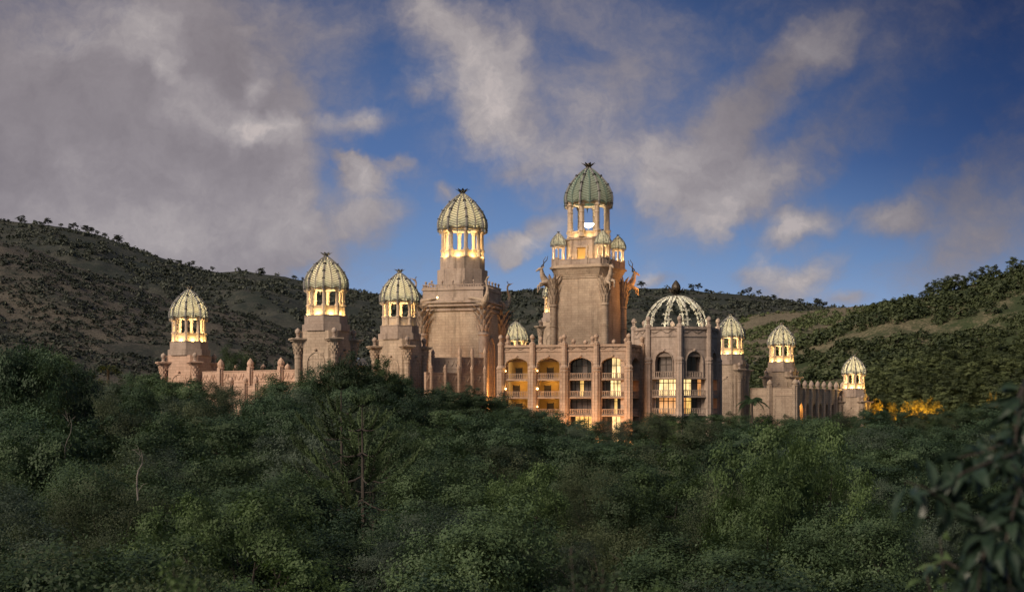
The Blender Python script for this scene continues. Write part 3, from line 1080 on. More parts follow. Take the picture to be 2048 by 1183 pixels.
def wing(root, A, B, n, cfg, mat, z):
    """Bays between pillars. z: dict of levels; cfg[bay][floor] = pane string, or 'L' for an open loggia."""
    MM, L = frame_of(A, B)
    pit = L / n
    ow = z['open'] * pit
    rec = z.get('rec', 1.9)
    base, top = z['base'], z['top']
    wl = MB(MM)
    for i in range(n):
        x0, x1 = i * pit, (i + 1) * pit
        a, b_ = (x0 + x1) / 2 - ow / 2, (x0 + x1) / 2 + ow / 2
        wl.box(x0, a, 0, rec + .3, base, top)
        wl.box(b_, x1, 0, rec + .3, base, top)
        pts = arch_pts(a, b_, z['spring'], z['apex'], 14, z.get('ogee', .35)) if 'arch_open' not in z else [(a, z['apex'] + .5), (b_, z['apex'] + .5)]
        m = len(pts)
        vs = [(x, 0, zz) for x, zz in pts] + [(x, 0, top) for x, _ in pts] + [(x, rec, zz) for x, zz in pts]
        wl.add(vs, sum([[(q, q + 1, m + q + 1, m + q), (2 * m + q, 2 * m + q + 1, q + 1, q)] for q in range(m - 1)], []))
        wl.box(a, b_, rec + .02, rec + .3, z['apex'] - .6, top)
    if 'arch_open' in z:
        for i in range(n):
            xm, aw = (i + .5) * pit, z['arch_open'] * pit / 2
            zf0 = z['floors'][0]
            wl.box(xm - ow / 2, xm - aw, .05, rec + .3, zf0, top)
            wl.box(xm + aw, xm + ow / 2, .05, rec + .3, zf0, top)
            pts = arch_pts(xm - aw, xm + aw, z['spring'], z['apex'], 14, z.get('ogee', .35))
            m = len(pts)
            wl.add([(x, .05, zz) for x, zz in pts] + [(x, .05, top) for x, _ in pts] + [(x, rec, zz) for x, zz in pts], sum([[(q, q + 1, m + q + 1, m + q), (2 * m + q, 2 * m + q + 1, q + 1, q)] for q in range(m - 1)], []))
    wl.build('wall', mat, root)
    pr = MB(MM)
    for i in range(n):
        x0, x1 = i * pit, (i + 1) * pit
        pr.box(x0 + .3, x1 - .3, -.22, 0, top - .35, top + .12)
        pr.box(x0 + .3, x1 - .3, -.14, 0, z['frieze'] - .12, z['frieze'] + .16)
        # carved wavy relief between the mouldings
        zz = (top + z['frieze']) / 2
        for r_ in (0, 1):
            pr.tube([(x0 + .6 + (pit - 1.2) * q / 16, -.04, zz + (.28 if r_ else -.28) * math.sin(q * PI / 4 * 1.0 + r_ * PI)) for q in range(17)], .07, 4)
        # hood moulding over the arch
        hw_ = (z['arch_open'] * pit if 'arch_open' in z else ow) / 2 + .12
        pts = arch_pts((x0 + x1) / 2 - hw_, (x0 + x1) / 2 + hw_, z['spring'], z['apex'] + .16, 14, z.get('ogee', .35))
        pr.tube([(x, -.06, zz2) for x, zz2 in [(pts[0][0], z['floors'][0] if 'arch_open' in z else base + 1)] + pts + [(pts[-1][0], z['floors'][0] if 'arch_open' in z else base + 1)]], .13, 5)
        pr.ball(((x0 + x1) / 2, -.1, z['apex'] + .35), .26)
    pr.build('frieze_moulding', mat, root)
    fl = z['floors']                           # top surface of each slab, upper floor first
    for i in range(n):
        x0, x1 = i * pit, (i + 1) * pit
        xm = (x0 + x1) / 2
        a, b_ = xm - ow / 2, xm + ow / 2
        for k, zf in enumerate(fl):
            s = MB(MM)
            s.box(a + .002, b_ - .002, -.12, rec + 2.2, zf - .28, zf)
            s.box(a + .002, b_ - .002, -.2, -.12, zf - .22, zf - .06)
            s.build('balcony_slab', mat, root)
            if k < len(fl) - (0 if z.get('lastrail', True) else 1):
                rl = MB(MM)
                rh = z.get('rail', 1.12)
                rl.box(a, b_, -.02, .16, zf + .05, zf + .17)
                rl.box(a, b_, -.04, .18, zf + rh - .1, zf + rh)
                nb = max(4, int(round(ow / .36)))
                for q in range(nb):
                    x = a + (q + .5) * ow / nb
                    rl.lathe([(.05, zf + .17), (.115, zf + .36), (.06, zf + .58), (.10, zf + rh - .25), (.05, zf + rh - .1)], 6, (x, .07))
                rl.build('balustrade', M['rail' if 'rail' in M else 'frame'] if False else mat, root)
        tops = [z['apex'] + .2] + [q - .28 for q in fl]
        bots = list(fl) + [base]
        for k in range(len(bots)):
            if k >= len(cfg[i]):
                continue
            code = cfg[i][k]
            zb, zt = bots[k], tops[k]
            if code.startswith('L'):
                g = MB(MM)
                y = rec + 2.0
                g.box(a - .3, b_ + .3, y, y + .2, zb, zt)
                g.build('loggia_wall', M['plaster'], root)
                g = MB(MM)
                xd = a + ow * (.42 if code == 'L1' else .30)
                g.box(xd - .55, xd + .55, y - .06, y, zb, zb + 2.3)
                g.box(xd - .68, xd - .55, y - .1, y, zb, zb + 2.45)
                g.box(xd + .55, xd + .68, y - .1, y, zb, zb + 2.45)
                g.build('loggia_door', M['frame'], root)
                continue
            wf = MB(MM)
            y = rec
            np_ = len(code)
            pw = ow / np_
            for q in range(np_ + 1):
                x = a + q * pw
                wf.box(max(a, x - .07), min(b_, x + .07), y - .12, y + .02, zb, zt)
            zh = zb + min(2.55, zt - zb - .25)
            wf.box(a, b_, y - .10, y + .02, zh - .05, zh + .08)
            wf.box(a, b_, y - .10, y + .02, zb, zb + .12)
            win = wf.build('window', M['frame'], root)
            for q, ch in enumerate(code):
                p = MB(MM)
                p.add([(a + q * pw + .05, y - .02, zb + .06), (a + (q + 1) * pw - .05, y - .02, zb + .06), (a + (q + 1) * pw - .05, y - .02, zt), (a + q * pw + .05, y - .02, zt)], [(0, 1, 2, 3)])
                p.build('pane', M[ch], win)
    return MM, L, pit


# long balcony wing
wA, wB = P(1002, 690, 286.5), P(1258, 690, 281.5)
wroot = empty('palace_wing', (0, 0, 0))
tag(wroot, 'pink stone balcony wing with four arched bays, amber loggias and lit windows under ball-topped pillars', 'building')
Z = dict(base=-8, top=15.15, frieze=14.1, apex=12.75, spring=11.75, floors=[8.75, 5.35, 1.95], open=.69, rec=1.9)
CFG = [['L1', 'L2', 'L1', 'cc'], ['L1', 'L2', 'L1', 'cc'], ['ddcd', 'ccYcc', 'cccc', 'dYYYY'], ['cdBBY', 'cdBBBB', 'cdcYdc', 'cdBBc']]
WM, WL, wp = wing(wroot, wA, wB, 4, CFG, M['pink'], Z)
for i in range(5):
    pillar(wroot, WM @ Matrix.Translation((i * wp, -.25, 0)), .74, .54, -8, 10.75, 15.6, M['pink'], .48)
sA, sB = P(1258, 690, 281.5), P(1305, 690, 292.5)
Zs = dict(Z, open=.60, rec=1.4)
SM, SL, sp_ = wing(wroot, sA, sB, 2, [['dd', 'dO', 'dd', 'dd'], ['dd', 'dc', 'cd', 'dd']], M['pink'], Zs)
for i in (1, 2):
    pillar(wroot, SM @ Matrix.Translation((i * sp_, -.2, 0)), .70, .5, -8, 10.75, 15.5, M['pink'], .44)
rb = MB()
rb.prism([(wA.x + .5, wA.y + 4.3), (wB.x - 1.5, wB.y + 4.3), (sB.x - 3.6, sB.y + 2), (sB.x - 4, sB.y + 14), (wA.x + .5, wA.y + 18)], -8, 13.6)
rb.build('roof', M['roof'], wroot)
for px, pt, D in ((1016, 668, 297), (1122, 671, 296), (1147, 676, 300), (1171, 678, 300), (1185, 670, 296), (1082, 672, 297), (1228, 677, 300), (1252, 674, 294)):
    p = P(px, 690, D)
    zt = P(px, pt, D).z
    f = MB()
    f.lathe([(.5, 12), (.5, zt - 1.9), (.62, zt - 1.85), (.62, zt - 1.65)], 8, (p.x, p.y))
    o = f.build('roof_pier', M['pink'], wroot)
    ball_finial(o, Matrix.Translation((p.x, p.y, zt - 1.65)), .45, M['pink'], 'finial')
# loggia lanterns: top-level lamps fixed beside the loggias
LAN = [(0, 0, 0), (0, 1, 0), (0, 2, 0), (1, 0, 0), (1, 1, 0), (1, 2, 0), (1, 3, -1.2)]
zl = [10.35, 6.95, 3.55, .2]
pw_ = [(60, .9), (330, 1.3), (70, .8), (70, 1.0), (520, 1.6), (60, 1.0), (60, 1.0)]
for n_, (bay, fl_, dy) in enumerate(LAN):
    x = bay * wp + (1 - Z['open']) * wp / 2 + .05
    loc = WM @ Vector((x, -.35, zl[fl_]))
    r = empty('wall_lantern', loc)
    f = MB()
    f.ball((0, 0, 0), .11 * pw_[n_][1], (1, 1, 1.2), 8, 6)
    f.build('bulb', M['bulb'], r, True)
    f = MB()
    f.tube([(0, .35, -.25), (0, .1, -.35), (0, 0, -.22)], .04, 5)
    f.lathe([(.04, -.25), (.13, -.2), (.13, -.17)], 6)
    f.build('bracket', M['bronze'], r)
    lamp(r, (0, -.1, .05), pw_[n_][0] * .3, (1, .62, .18), .1)
    st = ['top', 'second', 'third', 'lowest'][fl_]
    tag(r, 'glowing wall lantern on the %s storey of the %s' % (st, ['loggia bay touching the square tower', 'second loggia bay from the square tower'][bay]), 'lantern', 'wall lanterns of the loggias')
# ceiling lights inside the amber loggias
for bay in (0, 1):
    for k, e in ((0, 26), (1, 70), (2, 26)):
        v = WM @ Vector(((bay + .55) * wp, 2.2, [11.2, 7.9, 4.6][k]))
        lamp(wroot, v, e * 1.6, (1, .64, .22), .2, 'loggia_light')
# foot lights washing the wing's pillars
for bay in (0.0, 1, 2, 3, 4):
    lamp(wroot, WM @ Vector((bay * wp, -3.2, -3.0)), 2000, (1, .50, .20), .3, 'foot_light')

# rotunda with open ribbed dome
RD = 291.0
rm = RD / F
rc = P(1352, 850, RD)
rroot = empty('palace_rotunda', (0, 0, 0))
tag(rroot, 'eight-sided stone rotunda with arched windows under an open white ribbed dome with dark finial', 'building')
RR = 84 * rm
azr = math.atan2(1352 - CX, F)
vsx = []
for k in range(8):
    th = R(5 - 45 + 45 * k) - azr
    vsx.append(Vector((rc.x + RR * math.sin(th), rc.y - RR * math.cos(th), 0)))
Zr = dict(base=-8, top=18.55, frieze=16.9, apex=13.9, spring=12.2, ogee=.06, floors=[9.0, 5.5, 2.05], open=.76, arch_open=.54, rec=1.3, rail=1.2)
RC = {7: ['dddd', 'cccc', 'dd'], 0: ['dccd', 'cBBBB', 'dOOOO', 'dd'], 1: ['cddc', 'BBcO', 'OYdc', 'dd'], 2: ['dd', 'cO', 'OO', 'dd'], 3: ['dd', 'dd', 'dd', 'dd']}
for k in (7, 0, 1, 2, 3):
    MM, L, _ = wing(rroot, vsx[k], vsx[(k + 1) % 8], 1, [RC[k]], M['grey'], Zr)
for k in (4, 5, 6):
    MM, L = frame_of(vsx[k], vsx[(k + 1) % 8])
    w_ = MB(MM)
    w_.box(0, L, 0, .8, 13, 18.55)
    w_.build('wall', M['grey'], rroot)
for k in range(8):
    pillar(rroot, Matrix.Translation(vsx[k]), .72, .56, -8, 12.3, 19.0, M['grey'], .5)
fl_ = MB()
fl_.lathe([(RR * .96, 13.0), (RR * .96, 17.2), (RR * .80, 17.3), (RR * .80, 18.0)], 8, (rc.x, rc.y), R(5 - 45) - azr)
fl_.build('roof', M['roof'], rroot)
dr, dz0, dh = 63 * rm, 18.0, 7.1


def hemi(t):                                  # t 0..1 angle
    return math.cos(t * PI / 2) ** .9 * dr, dz0 + dh * math.sin(t * PI / 2)


dph = R(-14) - azr
for i in range(10):
    a = dph + 2 * PI * i / 10
    s, c = math.sin(a), -math.cos(a)
    q = MB()
    path, rad = [], []
    for j in range(17):
        rr, zz = hemi(j / 16 * .95)
        path.append((rc.x + rr * s, rc.y + rr * c, zz))
        rad.append(.21 - .09 * j / 16)
    q.tube(path, rad, 7)
    q.cur = 1
    for j in (1, 4, 7, 10):
        q.tube([path[j], tuple(Vector(path[j]).lerp(Vector(path[j + 1]), .35))], .29 - .012 * j, 8)
    q.cur = 0
    for j in (3, 6):                            # curled leaf tips on the ribs
        for sg in (-1, 1):
            p = Vector(path[j])
            q.tube([p, p + Vector((-c * sg * .55, s * sg * .55, .25)), p + Vector((-c * sg * .75, s * sg * .75, -.1))], [.16, .13, .03], 5)
    q.build('dome_rib', [M['petal'], M['bronze']], rroot, True)
    p = MB()                                   # feather petals spreading from the crown along each rib
    rows = 9
    for j in range(rows):
        for sg in (-1, 1):
            t0, t1 = .50 + j * .48 / rows, .50 + (j + 1.25) * .48 / rows
            half = PI / 10 * min(1.0, .18 + .12 * j)
            row = []
            for t, k2 in ((t0, 1.01), (t1, .97)):
                for u in (0, .5, 1):
                    aa = a + sg * half * u
                    rr, zz = hemi(min(t - .045 * u, .985))
                    row.append((rc.x + rr * k2 * math.sin(aa), rc.y - rr * k2 * math.cos(aa), zz - (.35 * u * u if j < 2 else 0)))
            p.add(row, [(0, 1, 4, 3), (1, 2, 5, 4)])
    p.build('dome_petal', M['petal'], rroot)
f = MB()
zt = dz0 + dh
f.lathe([(1.5, zt - .5), (1.1, zt - .1), (.55, zt + .25), (.5, zt + .7), (.75, zt + .95), (.95, zt + 1.5), (.8, zt + 2.1), (.4, zt + 2.7), (0, zt + 3.1)], 10, (rc.x, rc.y))
for row, (r0, r1, z0, z1) in enumerate(((.5, 1.9, .55, 1.1), (.5, 1.6, .7, 1.6), (.55, 1.2, .4, .45))):
    for i in range(9):
        a = 2 * PI * (i + .5 * row) / 9
        s, c = math.sin(a), -math.cos(a)
        f.add([(rc.x + r0 * s + .25 * c, rc.y + r0 * c - .25 * s, zt + z0), (rc.x + r0 * s - .25 * c, rc.y + r0 * c + .25 * s, zt + z0),
               (rc.x + (r0 + r1) / 2 * s - .22 * c, rc.y + (r0 + r1) / 2 * c + .22 * s, zt + z0 + .1), (rc.x + r1 * s, rc.y + r1 * c, zt + z1),
               (rc.x + (r0 + r1) / 2 * s + .22 * c, rc.y + (r0 + r1) / 2 * c - .22 * s, zt + z0 + .1)], [(0, 1, 2, 3, 4)])
f.build('pineapple_finial', M['bronze'], rroot)
for i in range(10):
    a = dph + 2 * PI * i / 10
    lamp(rroot, (rc.x + (dr - 1.3) * math.sin(a), rc.y - (dr - 1.3) * math.cos(a), 18.4), 200, (1, .84, .56), .15)
lamp(rroot, (rc.x, rc.y, 19.6), 1300, (1, .92, .74), .4)


# ---------------------------------------------------------------- parapet walls
def parapet_wall(name, A, B, n, ztop, base, mat, label, post_r=.5, post_h=1.5, frieze=True, posts=None, thick=.7):
    root = empty(name, (0, 0, 0))
    MM, L = frame_of(A, B)
    w_ = MB(MM)
    w_.box(0, L, 0, thick, base, ztop)
    w_.box(0, L, -.12, thick + .1, ztop, ztop + .18)
    w_.box(0, L, -.10, 0, ztop - 2.1, ztop - 1.85)
    w_.build('wall', mat, root)
    if frieze:
        f = MB(MM)
        k = int(L / .9)
        for i in range(k):
            x = (i + .5) * L / k
            up = i % 2
            f.tube([(x - .45, -.03, ztop - 1.6), (x - .15, -.06, ztop - (.5 if up else 1.2)), (x + .15, -.06, ztop - (1.3 if up else .45)), (x + .45, -.03, ztop - 1.6)], .1, 4)
            f.ball((x, -.02, ztop - 1.0), .17, (1, .5, 1), 6, 4)
        f.build('carved_frieze', mat, root)
    for i in range(n + 1) if posts is None else range(len(posts)):
        x = L * i / n if posts is None else posts[i] * L
        c = MB(MM @ Matrix.Translation((x, -.05, 0)))
        r = post_r
        c.box(-r * .55, r * .55, -r * 1.15, -r * .9, base, ztop + post_h * .25)
        c.lathe([(r, base), (r, ztop + post_h * .2), (r * 1.2, ztop + post_h * .25), (r * 1.2, ztop + post_h * .34), (r * .8, ztop + post_h * .36)], 8, ph=R(22.5))
        o = c.build('post', mat, root)
        d = MB(MM @ Matrix.Translation((x, -.05, ztop + post_h * .36)))
        d.lathe([(r * .8, 0), (r * 1.05, post_h * .12), (r * 1.05, post_h * .28), (r * .75, post_h * .44), (r * .3, post_h * .58), (0, post_h * .66)], 8)
        d.build('finial', mat, o, True)
    tag(root, label, 'wall')
    return root


parapet_wall('carved_wall', P(405, 742, 292), P(606, 742, 280), 3, P(0, 742, 286).z, -2, M['rose'], 'pink carved parapet wall with pointed posts between the two far domed towers', .62, 2.5, posts=[.19, .49, .79])
parapet_wall('terrace_wall', P(430, 772, 280), P(640, 772, 268), 4, P(0, 772, 274).z, -6, M['rose'], 'lower pink terrace wall in front of the carved parapet wall, mostly behind tree tops', .5, 1.9, frieze=False, posts=[.16, .30, .40, .62, .9])
parapet_wall('rear_wall', P(440, 743, 330), P(600, 743, 322), 3, P(0, 746, 326).z, 0, M['rose'], 'rear parapet whose finial tips show above the pink carved wall', .6, 2.0, frieze=False, posts=[.2, .55, .85])
# stepped walls below the square tower
parapet_wall('stepped_wall', P(866, 716, 301), P(921, 716, 300), 1, P(0, 716, 300).z, -6, M['grey'], 'upper beige wall panel at the foot of the square tower', .36, 1.9, posts=[0.0])
parapet_wall('stepped_wall', P(919, 714, 299), P(972, 719, 303), 1, P(0, 715, 299).z, -6, M['pink'], 'upper reddish wall with three tall posts below the square tower corner column', .36, 2.2, posts=[0.0, .46, .95])
parapet_wall('stepped_wall', P(852, 744, 290), P(973, 752, 298), 1, P(0, 747, 294).z, -6, M['pink'], 'lower carved wall with five ball-topped posts beside the square tower', .34, 1.8, posts=[.08, .31, .53, .75, .97])
fl = lamp(qroot, qroot.matrix_basis.inverted() @ P(990, 800, 306.5), 5000, (1, .46, .13), .3, 'floodlight')
fl = lamp(qroot, qroot.matrix_basis.inverted() @ P(877, 594, 304), 30, (1, .8, .45), .2, 'eaves_light')
f = MB()
f.ball(qroot.matrix_basis.inverted() @ P(874.5, 594.5, 307.6), .2)
f.build('eaves_lamp', M['bulb'], qroot)
lamp(empty('wall_lantern', P(700, 795, 279)), (0, 0, 0), 900, (1, .5, .14), .3, 'floodlight')
g = bpy.data.objects['wall_lantern.007'] if 'wall_lantern.007' in bpy.data.objects else None
for o in list(bpy.data.objects):
    if o.type == 'EMPTY' and o.name.startswith('wall_lantern') and 'category' not in o:
        f = MB()
        f.box(-.2, .2, -.2, .2, -.6, -.1)
        f.build('lamp_body', M['bronze'], o)
        tag(o, 'floodlight hidden in the bush before the dim-plinthed domed tower', 'lamp')
bv = MB(frame_of(P(712, 717, 300), P(742, 717, 303))[0])
LL = 3.2
prof = [(-.0 + 1.7 * math.cos(PI * q / 10), 1.5 * math.sin(PI * q / 10)) for q in range(11)]
vs = [(x + 1.5, 0, z + P(0, 724, 300).z - .6) for x, z in prof] + [(x + 1.5, 14, z + P(0, 724, 300).z - .6) for x, z in prof]
bv.add(vs, [(i, i + 1, 12 + i, 11 + i) for i in range(10)] + [tuple(range(10, -1, -1))])
for q in range(0, 11, 2):
    bv.tube([(prof[q][0] * 1.01 + 1.5, 0, prof[q][1] * 1.01 + P(0, 724, 300).z - .6), (prof[q][0] * 1.01 + 1.5, 14, prof[q][1] * 1.01 + P(0, 724, 300).z - .6)], .05, 4)
br = empty('barrel_roof', (0, 0, 0))
bv.build('roof', M['bluemetal'], br)
b2 = MB(frame_of(P(712, 717, 300), P(742, 717, 303))[0])
b2.box(-.3, 3.3, .1, 14, -4, P(0, 724, 300).z - .61)
b2.build('wall', M['stone'], br)
tag(br, 'low barrel roof of blue metal between two domed towers', 'roof')

# right-hand low wing and arcade
parapet_wall('garden_wall', P(1500, 776, 405), P(1592, 776, 396), 2, P(0, 776, 400).z, -4, M['stone'], 'plain sandstone wall at the foot of the domed tower beside the arcade', .8, 2.4, frieze=False, posts=[.44, .985])
a0, a1 = P(1596, 777, 397), P(1684, 781, 418)
aroot = empty('arcade', (0, 0, 0))
tag(aroot, 'sandstone arcade of seven small pointed arches with egg-shaped finials, its first arch lit orange', 'arcade')
MM, L = frame_of(a0, a1)
pit = L / 7
at = P(0, 777, 397).z
wl = MB(MM)
for i in range(7):
    x0, x1 = i * pit, (i + 1) * pit
    ow = pit * .56
    a, b_ = (x0 + x1) / 2 - ow / 2, (x0 + x1) / 2 + ow / 2
    wl.box(x0, a, 0, 2.5, -4, at)
    wl.box(b_, x1, 0, 2.5, -4, at)
    pts = arch_pts(a, b_, 4.3, 6.0, 10, .5)
    m = len(pts)
    wl.add([(x, 0, zz) for x, zz in pts] + [(x, 0, at) for x, _ in pts] + [(x, 2.5, zz) for x, zz in pts], sum([[(q, q + 1, m + q + 1, m + q), (2 * m + q, 2 * m + q + 1, q + 1, q)] for q in range(m - 1)], []))
wl.box(0, L, -.2, 2.6, at, at + .3)
wl.build('wall', M['stone'], aroot)
for i in range(8):
    c = MB(MM @ Matrix.Translation((i * pit, -.1, 0)))
    c.lathe([(.40, -4), (.40, at - .2), (.6, at + .1), (.6, at + .5), (.45, at + .55)], 8, ph=R(22.5))
    o = c.build('pier', M['stone'], aroot)
    d = MB(MM @ Matrix.Translation((i * pit, -.1, at + .55)))
    d.lathe([(.45, 0), (.68, .35), (.70, .75), (.52, 1.25), (.25, 1.65), (.08, 1.8), (0, 1.95)], 10)
    d.build('finial', M['grey'], o, True)
bk = MB(MM)
bk.box(0, L, 2.5, 3, -4, at)
bk.build('rear_wall', M['grey'], aroot)
lamp(aroot, MM @ Vector((pit * .5, 1.5, 5.0)), 300, (1, .52, .14), .2, 'arcade_light')


# ---------------------------------------------------------------- ground and hills
def foliage_mat(name, c1, c2, trans=.25, hue=.35, rough=.6):
    m, t = new_mat(name)
    at = t.node('ShaderNodeAttribute', attribute_name='tint')
    oi = t.node('ShaderNodeObjectInfo')
    c = t.mix(at.outputs['Fac'], c1, c2)
    c = t.mix(t.math('MULTIPLY', oi.outputs['Random'], hue), c, (c2[0] * 1.05, c2[1] * .92, c2[2] * .9))
    c = t.vscale(c, t.math('MULTIPLY_ADD', oi.outputs['Random'], 0.80, 0.47))
    d = principled(t, c, rough, 0, None, spec=.25)
    tr = t.node('ShaderNodeBsdfTranslucent')
    t.put(tr.inputs[0], t.mix(1.0, c, (1.15, 1.2, .75), 'MULTIPLY'))
    mx = t.node('ShaderNodeMixShader')
    mx.inputs[0].default_value = trans
    t.put(mx.inputs[1], d)
    t.put(mx.inputs[2], tr.outputs[0])
    finish(t, mx.outputs[0])
    return m


M['leaf_dark'] = foliage_mat('dark_leaf', (0.022, 0.046, 0.026), (0.060, 0.104, 0.052))
M['leaf_mid'] = foliage_mat('mid_green_leaf', (0.030, 0.060, 0.030), (0.082, 0.130, 0.058))
M['leaf_olive'] = foliage_mat('olive_leaf', (0.040, 0.060, 0.032), (0.096, 0.124, 0.062))
M['leaf_grey'] = foliage_mat('grey_green_leaf', (0.038, 0.060, 0.044), (0.086, 0.120, 0.080))
M['leaf_bright'] = foliage_mat('fresh_green_leaf', (0.038, 0.070, 0.030), (0.096, 0.152, 0.056), .32)
M['leaf_needle'] = foliage_mat('conifer_needle', (0.044, 0.076, 0.034), (0.098, 0.146, 0.062), .15)
M['leaf_near'] = foliage_mat('bluish_near_leaf', (0.030, 0.058, 0.038), (0.064, 0.108, 0.068), .15, .2, .35)
M['leaf_scrub'] = foliage_mat('scrub_leaf', (0.042, 0.062, 0.027), (0.110, 0.140, 0.056), .15)
M['leaf_farscrub'] = foliage_mat('far_scrub_leaf', (0.030, 0.040, 0.031), (0.064, 0.075, 0.055), .1)
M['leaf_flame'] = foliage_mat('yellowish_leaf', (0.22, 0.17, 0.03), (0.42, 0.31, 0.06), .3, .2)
M['bark'] = plain('grey_brown_bark', (0.050, 0.042, 0.035), 0.9, 0, .5, 4)
M['pale_bark'] = plain('pale_bark', (0.17, 0.155, 0.135), 0.85, 0, .4, 4)


def hill_mat(name, grass, bush, sc=.02, lo=.42, hi=.56):
    m, t = new_mat(name)
    pos = t.node('ShaderNodeNewGeometry').outputs['Position']
    big = t.noise(pos, sc, 6, .62)
    med = t.noise(pos, sc * 7, 5, .65)
    sml = t.noise(pos, sc * 40, 4, .7)
    f = t.math('ADD', t.math('MULTIPLY', big, .5), t.math('ADD', t.math('MULTIPLY', med, .3), t.math('MULTIPLY', sml, .22)))
    g = t.mix(t.step(sml, .3, .7), tuple(x * .6 for x in grass), tuple(min(1, x * 1.3) for x in grass))
    c = t.mix(t.step(f, lo, hi), bush, g)
    finish(t, principled(t, c, .95, 0, sml, .8, .6, .1))
    return m


M['hill_far'] = hill_mat('dark_bushy_slope', (0.074, 0.074, 0.060), (0.034, 0.042, 0.035), .016, .42, .62)
M['hill_spur'] = hill_mat('dry_grass_slope', (0.100, 0.090, 0.072), (0.040, 0.046, 0.038), .024, .38, .58)
M['hill_tan'] = hill_mat('tan_grass_slope', (0.170, 0.146, 0.098), (0.058, 0.064, 0.038), .02, .40, .54)
M['hill_green'] = hill_mat('bush_slope', (0.160, 0.140, 0.088), (0.045, 0.060, 0.028), .022, .48, .60)
M['ground'] = hill_mat('leaf_litter_ground', (0.045, 0.036, 0.024), (0.018, 0.022, 0.012), .3, .4, .6)

rng = np.random.default_rng(11)


def fbm(x, y, seed, base=.004, octs=6, gain=.55):
    r = np.random.default_rng(seed)
    out = np.zeros_like(x)
    amp, fr = 1.0, base
    for o in range(octs):
        for k in range(3):
            a = r.uniform(0, 2 * PI)
            out += amp / 3 * np.sin((x * math.cos(a) + y * math.sin(a)) * fr * 2 * PI * r.uniform(.7, 1.3) + r.uniform(0, 6.28) + 1.3 * np.sin((x * math.sin(a) - y * math.cos(a)) * fr * 2 * PI * .6))
        amp *= gain
        fr *= 2.05
    return out


def np_mesh(name, verts, faces4, mat, parent=None, tint=None):
    me = bpy.data.meshes.new(name)
    nv, nf = len(verts), len(faces4)
    me.vertices.add(nv)
    me.vertices.foreach_set('co', np.asarray(verts, np.float32).ravel())
    me.loops.add(nf * 4)
    me.loops.foreach_set('vertex_index', np.asarray(faces4, np.int32).ravel())
    me.polygons.add(nf)
    me.polygons.foreach_set('loop_start', np.arange(0, nf * 4, 4, dtype=np.int32))
    me.materials.append(mat)
    if tint is not None:
        a = me.attributes.new('tint', 'FLOAT', 'FACE')
        a.data.foreach_set('value', np.asarray(tint, np.float32))
    me.update(calc_edges=True)
    me.validate()
    return me


def grid_faces(nu, nv):
    i, j = np.meshgrid(np.arange(nu - 1), np.arange(nv - 1), indexing='ij')
    a = (i * nv + j).ravel()
    return np.stack([a, a + nv, a + nv + 1, a + 1], 1)


GK = [(0, -1.7), (5, -2.4), (12, -6.5), (25, -11), (45, -13.2), (120, -13.6), (200, -10), (250, -6.2), (275, -3.5), (320, -2.2), (450, -1), (700, -1), (7000, -8)]


def gz(r):
    return np.interp(r, [k[0] for k in GK], [k[1] for k in GK])


rad = np.array([0.0, 2, 5, 9, 14, 20, 28, 40, 60, 90, 120, 150, 180, 210, 235, 250, 265, 280, 300, 330, 380, 450, 600, 900, 1500, 3000, 7000])
ang = np.linspace(0, 2 * PI, 121)
AA, RR_ = np.meshgrid(ang, rad, indexing='ij')
gx, gy = RR_ * np.sin(AA), RR_ * np.cos(AA)
gzz = gz(RR_) + fbm(gx, gy, 3, .02, 3) * .5 * (RR_ > 20)
o = link('ground', np_mesh('ground', np.stack([gx, gy, gzz], -1).reshape(-1, 3), grid_faces(len(ang), len(rad)), M['ground']))
tag(o, kind='structure')


class Hill:
    def __init__(s, name, ridge, Dr, Db, zb, mat, seed, amp=.10, shape=1.0, nu=420, nv=90, rough=1.0):
        s.ridge, s.Dr, s.Db, s.zb, s.seed, s.amp, s.shape, s.rough = ridge, Dr, Db, zb, seed, amp, shape, rough
        px = np.linspace(-900, 2950, nu)
        t = np.concatenate([np.linspace(0, 1, nv), np.linspace(1.03, 1.5, 14)])
        PX, T = np.meshgrid(px, t, indexing='ij')
        xyz = s.at(PX, T)
        o = link(name, np_mesh(name, xyz.reshape(-1, 3), grid_faces(nu, len(t)), mat))
        o.data.polygons.foreach_set('use_smooth', [True] * len(o.data.polygons))
        tag(o, kind='structure')

    def at(s, px, t):
        px, t = np.asarray(px, float), np.asarray(t, float)
        rp = np.interp(px, [k[0] for k in s.ridge], [k[1] for k in s.ridge])
        Dr = np.interp(px, [k[0] for k in s.Dr], [k[1] for k in s.Dr])
        D = s.Db + (Dr - s.Db) * t
        x = (px - CX) / F * D
        zr = (HY - rp) / F * Dr
        tt = np.clip(t, 0, 1)
        z = s.zb + (zr - s.zb) * (tt ** s.shape) - np.maximum(t - 1, 0) * (zr - s.zb) * .8
        n = fbm(x, D, s.seed, 1.0 / (Dr.mean() * .35), 6)
        env = np.sin(PI * np.clip(t, 0, 1) ** .9)
        z = z + n * s.amp * (zr - s.zb) * env
        z = z + fbm(x, D, s.seed + 7, .02, 4, .6) * .9 * s.rough * np.clip(t * 4, 0, 1)
        return np.stack([x, D, z], -1)


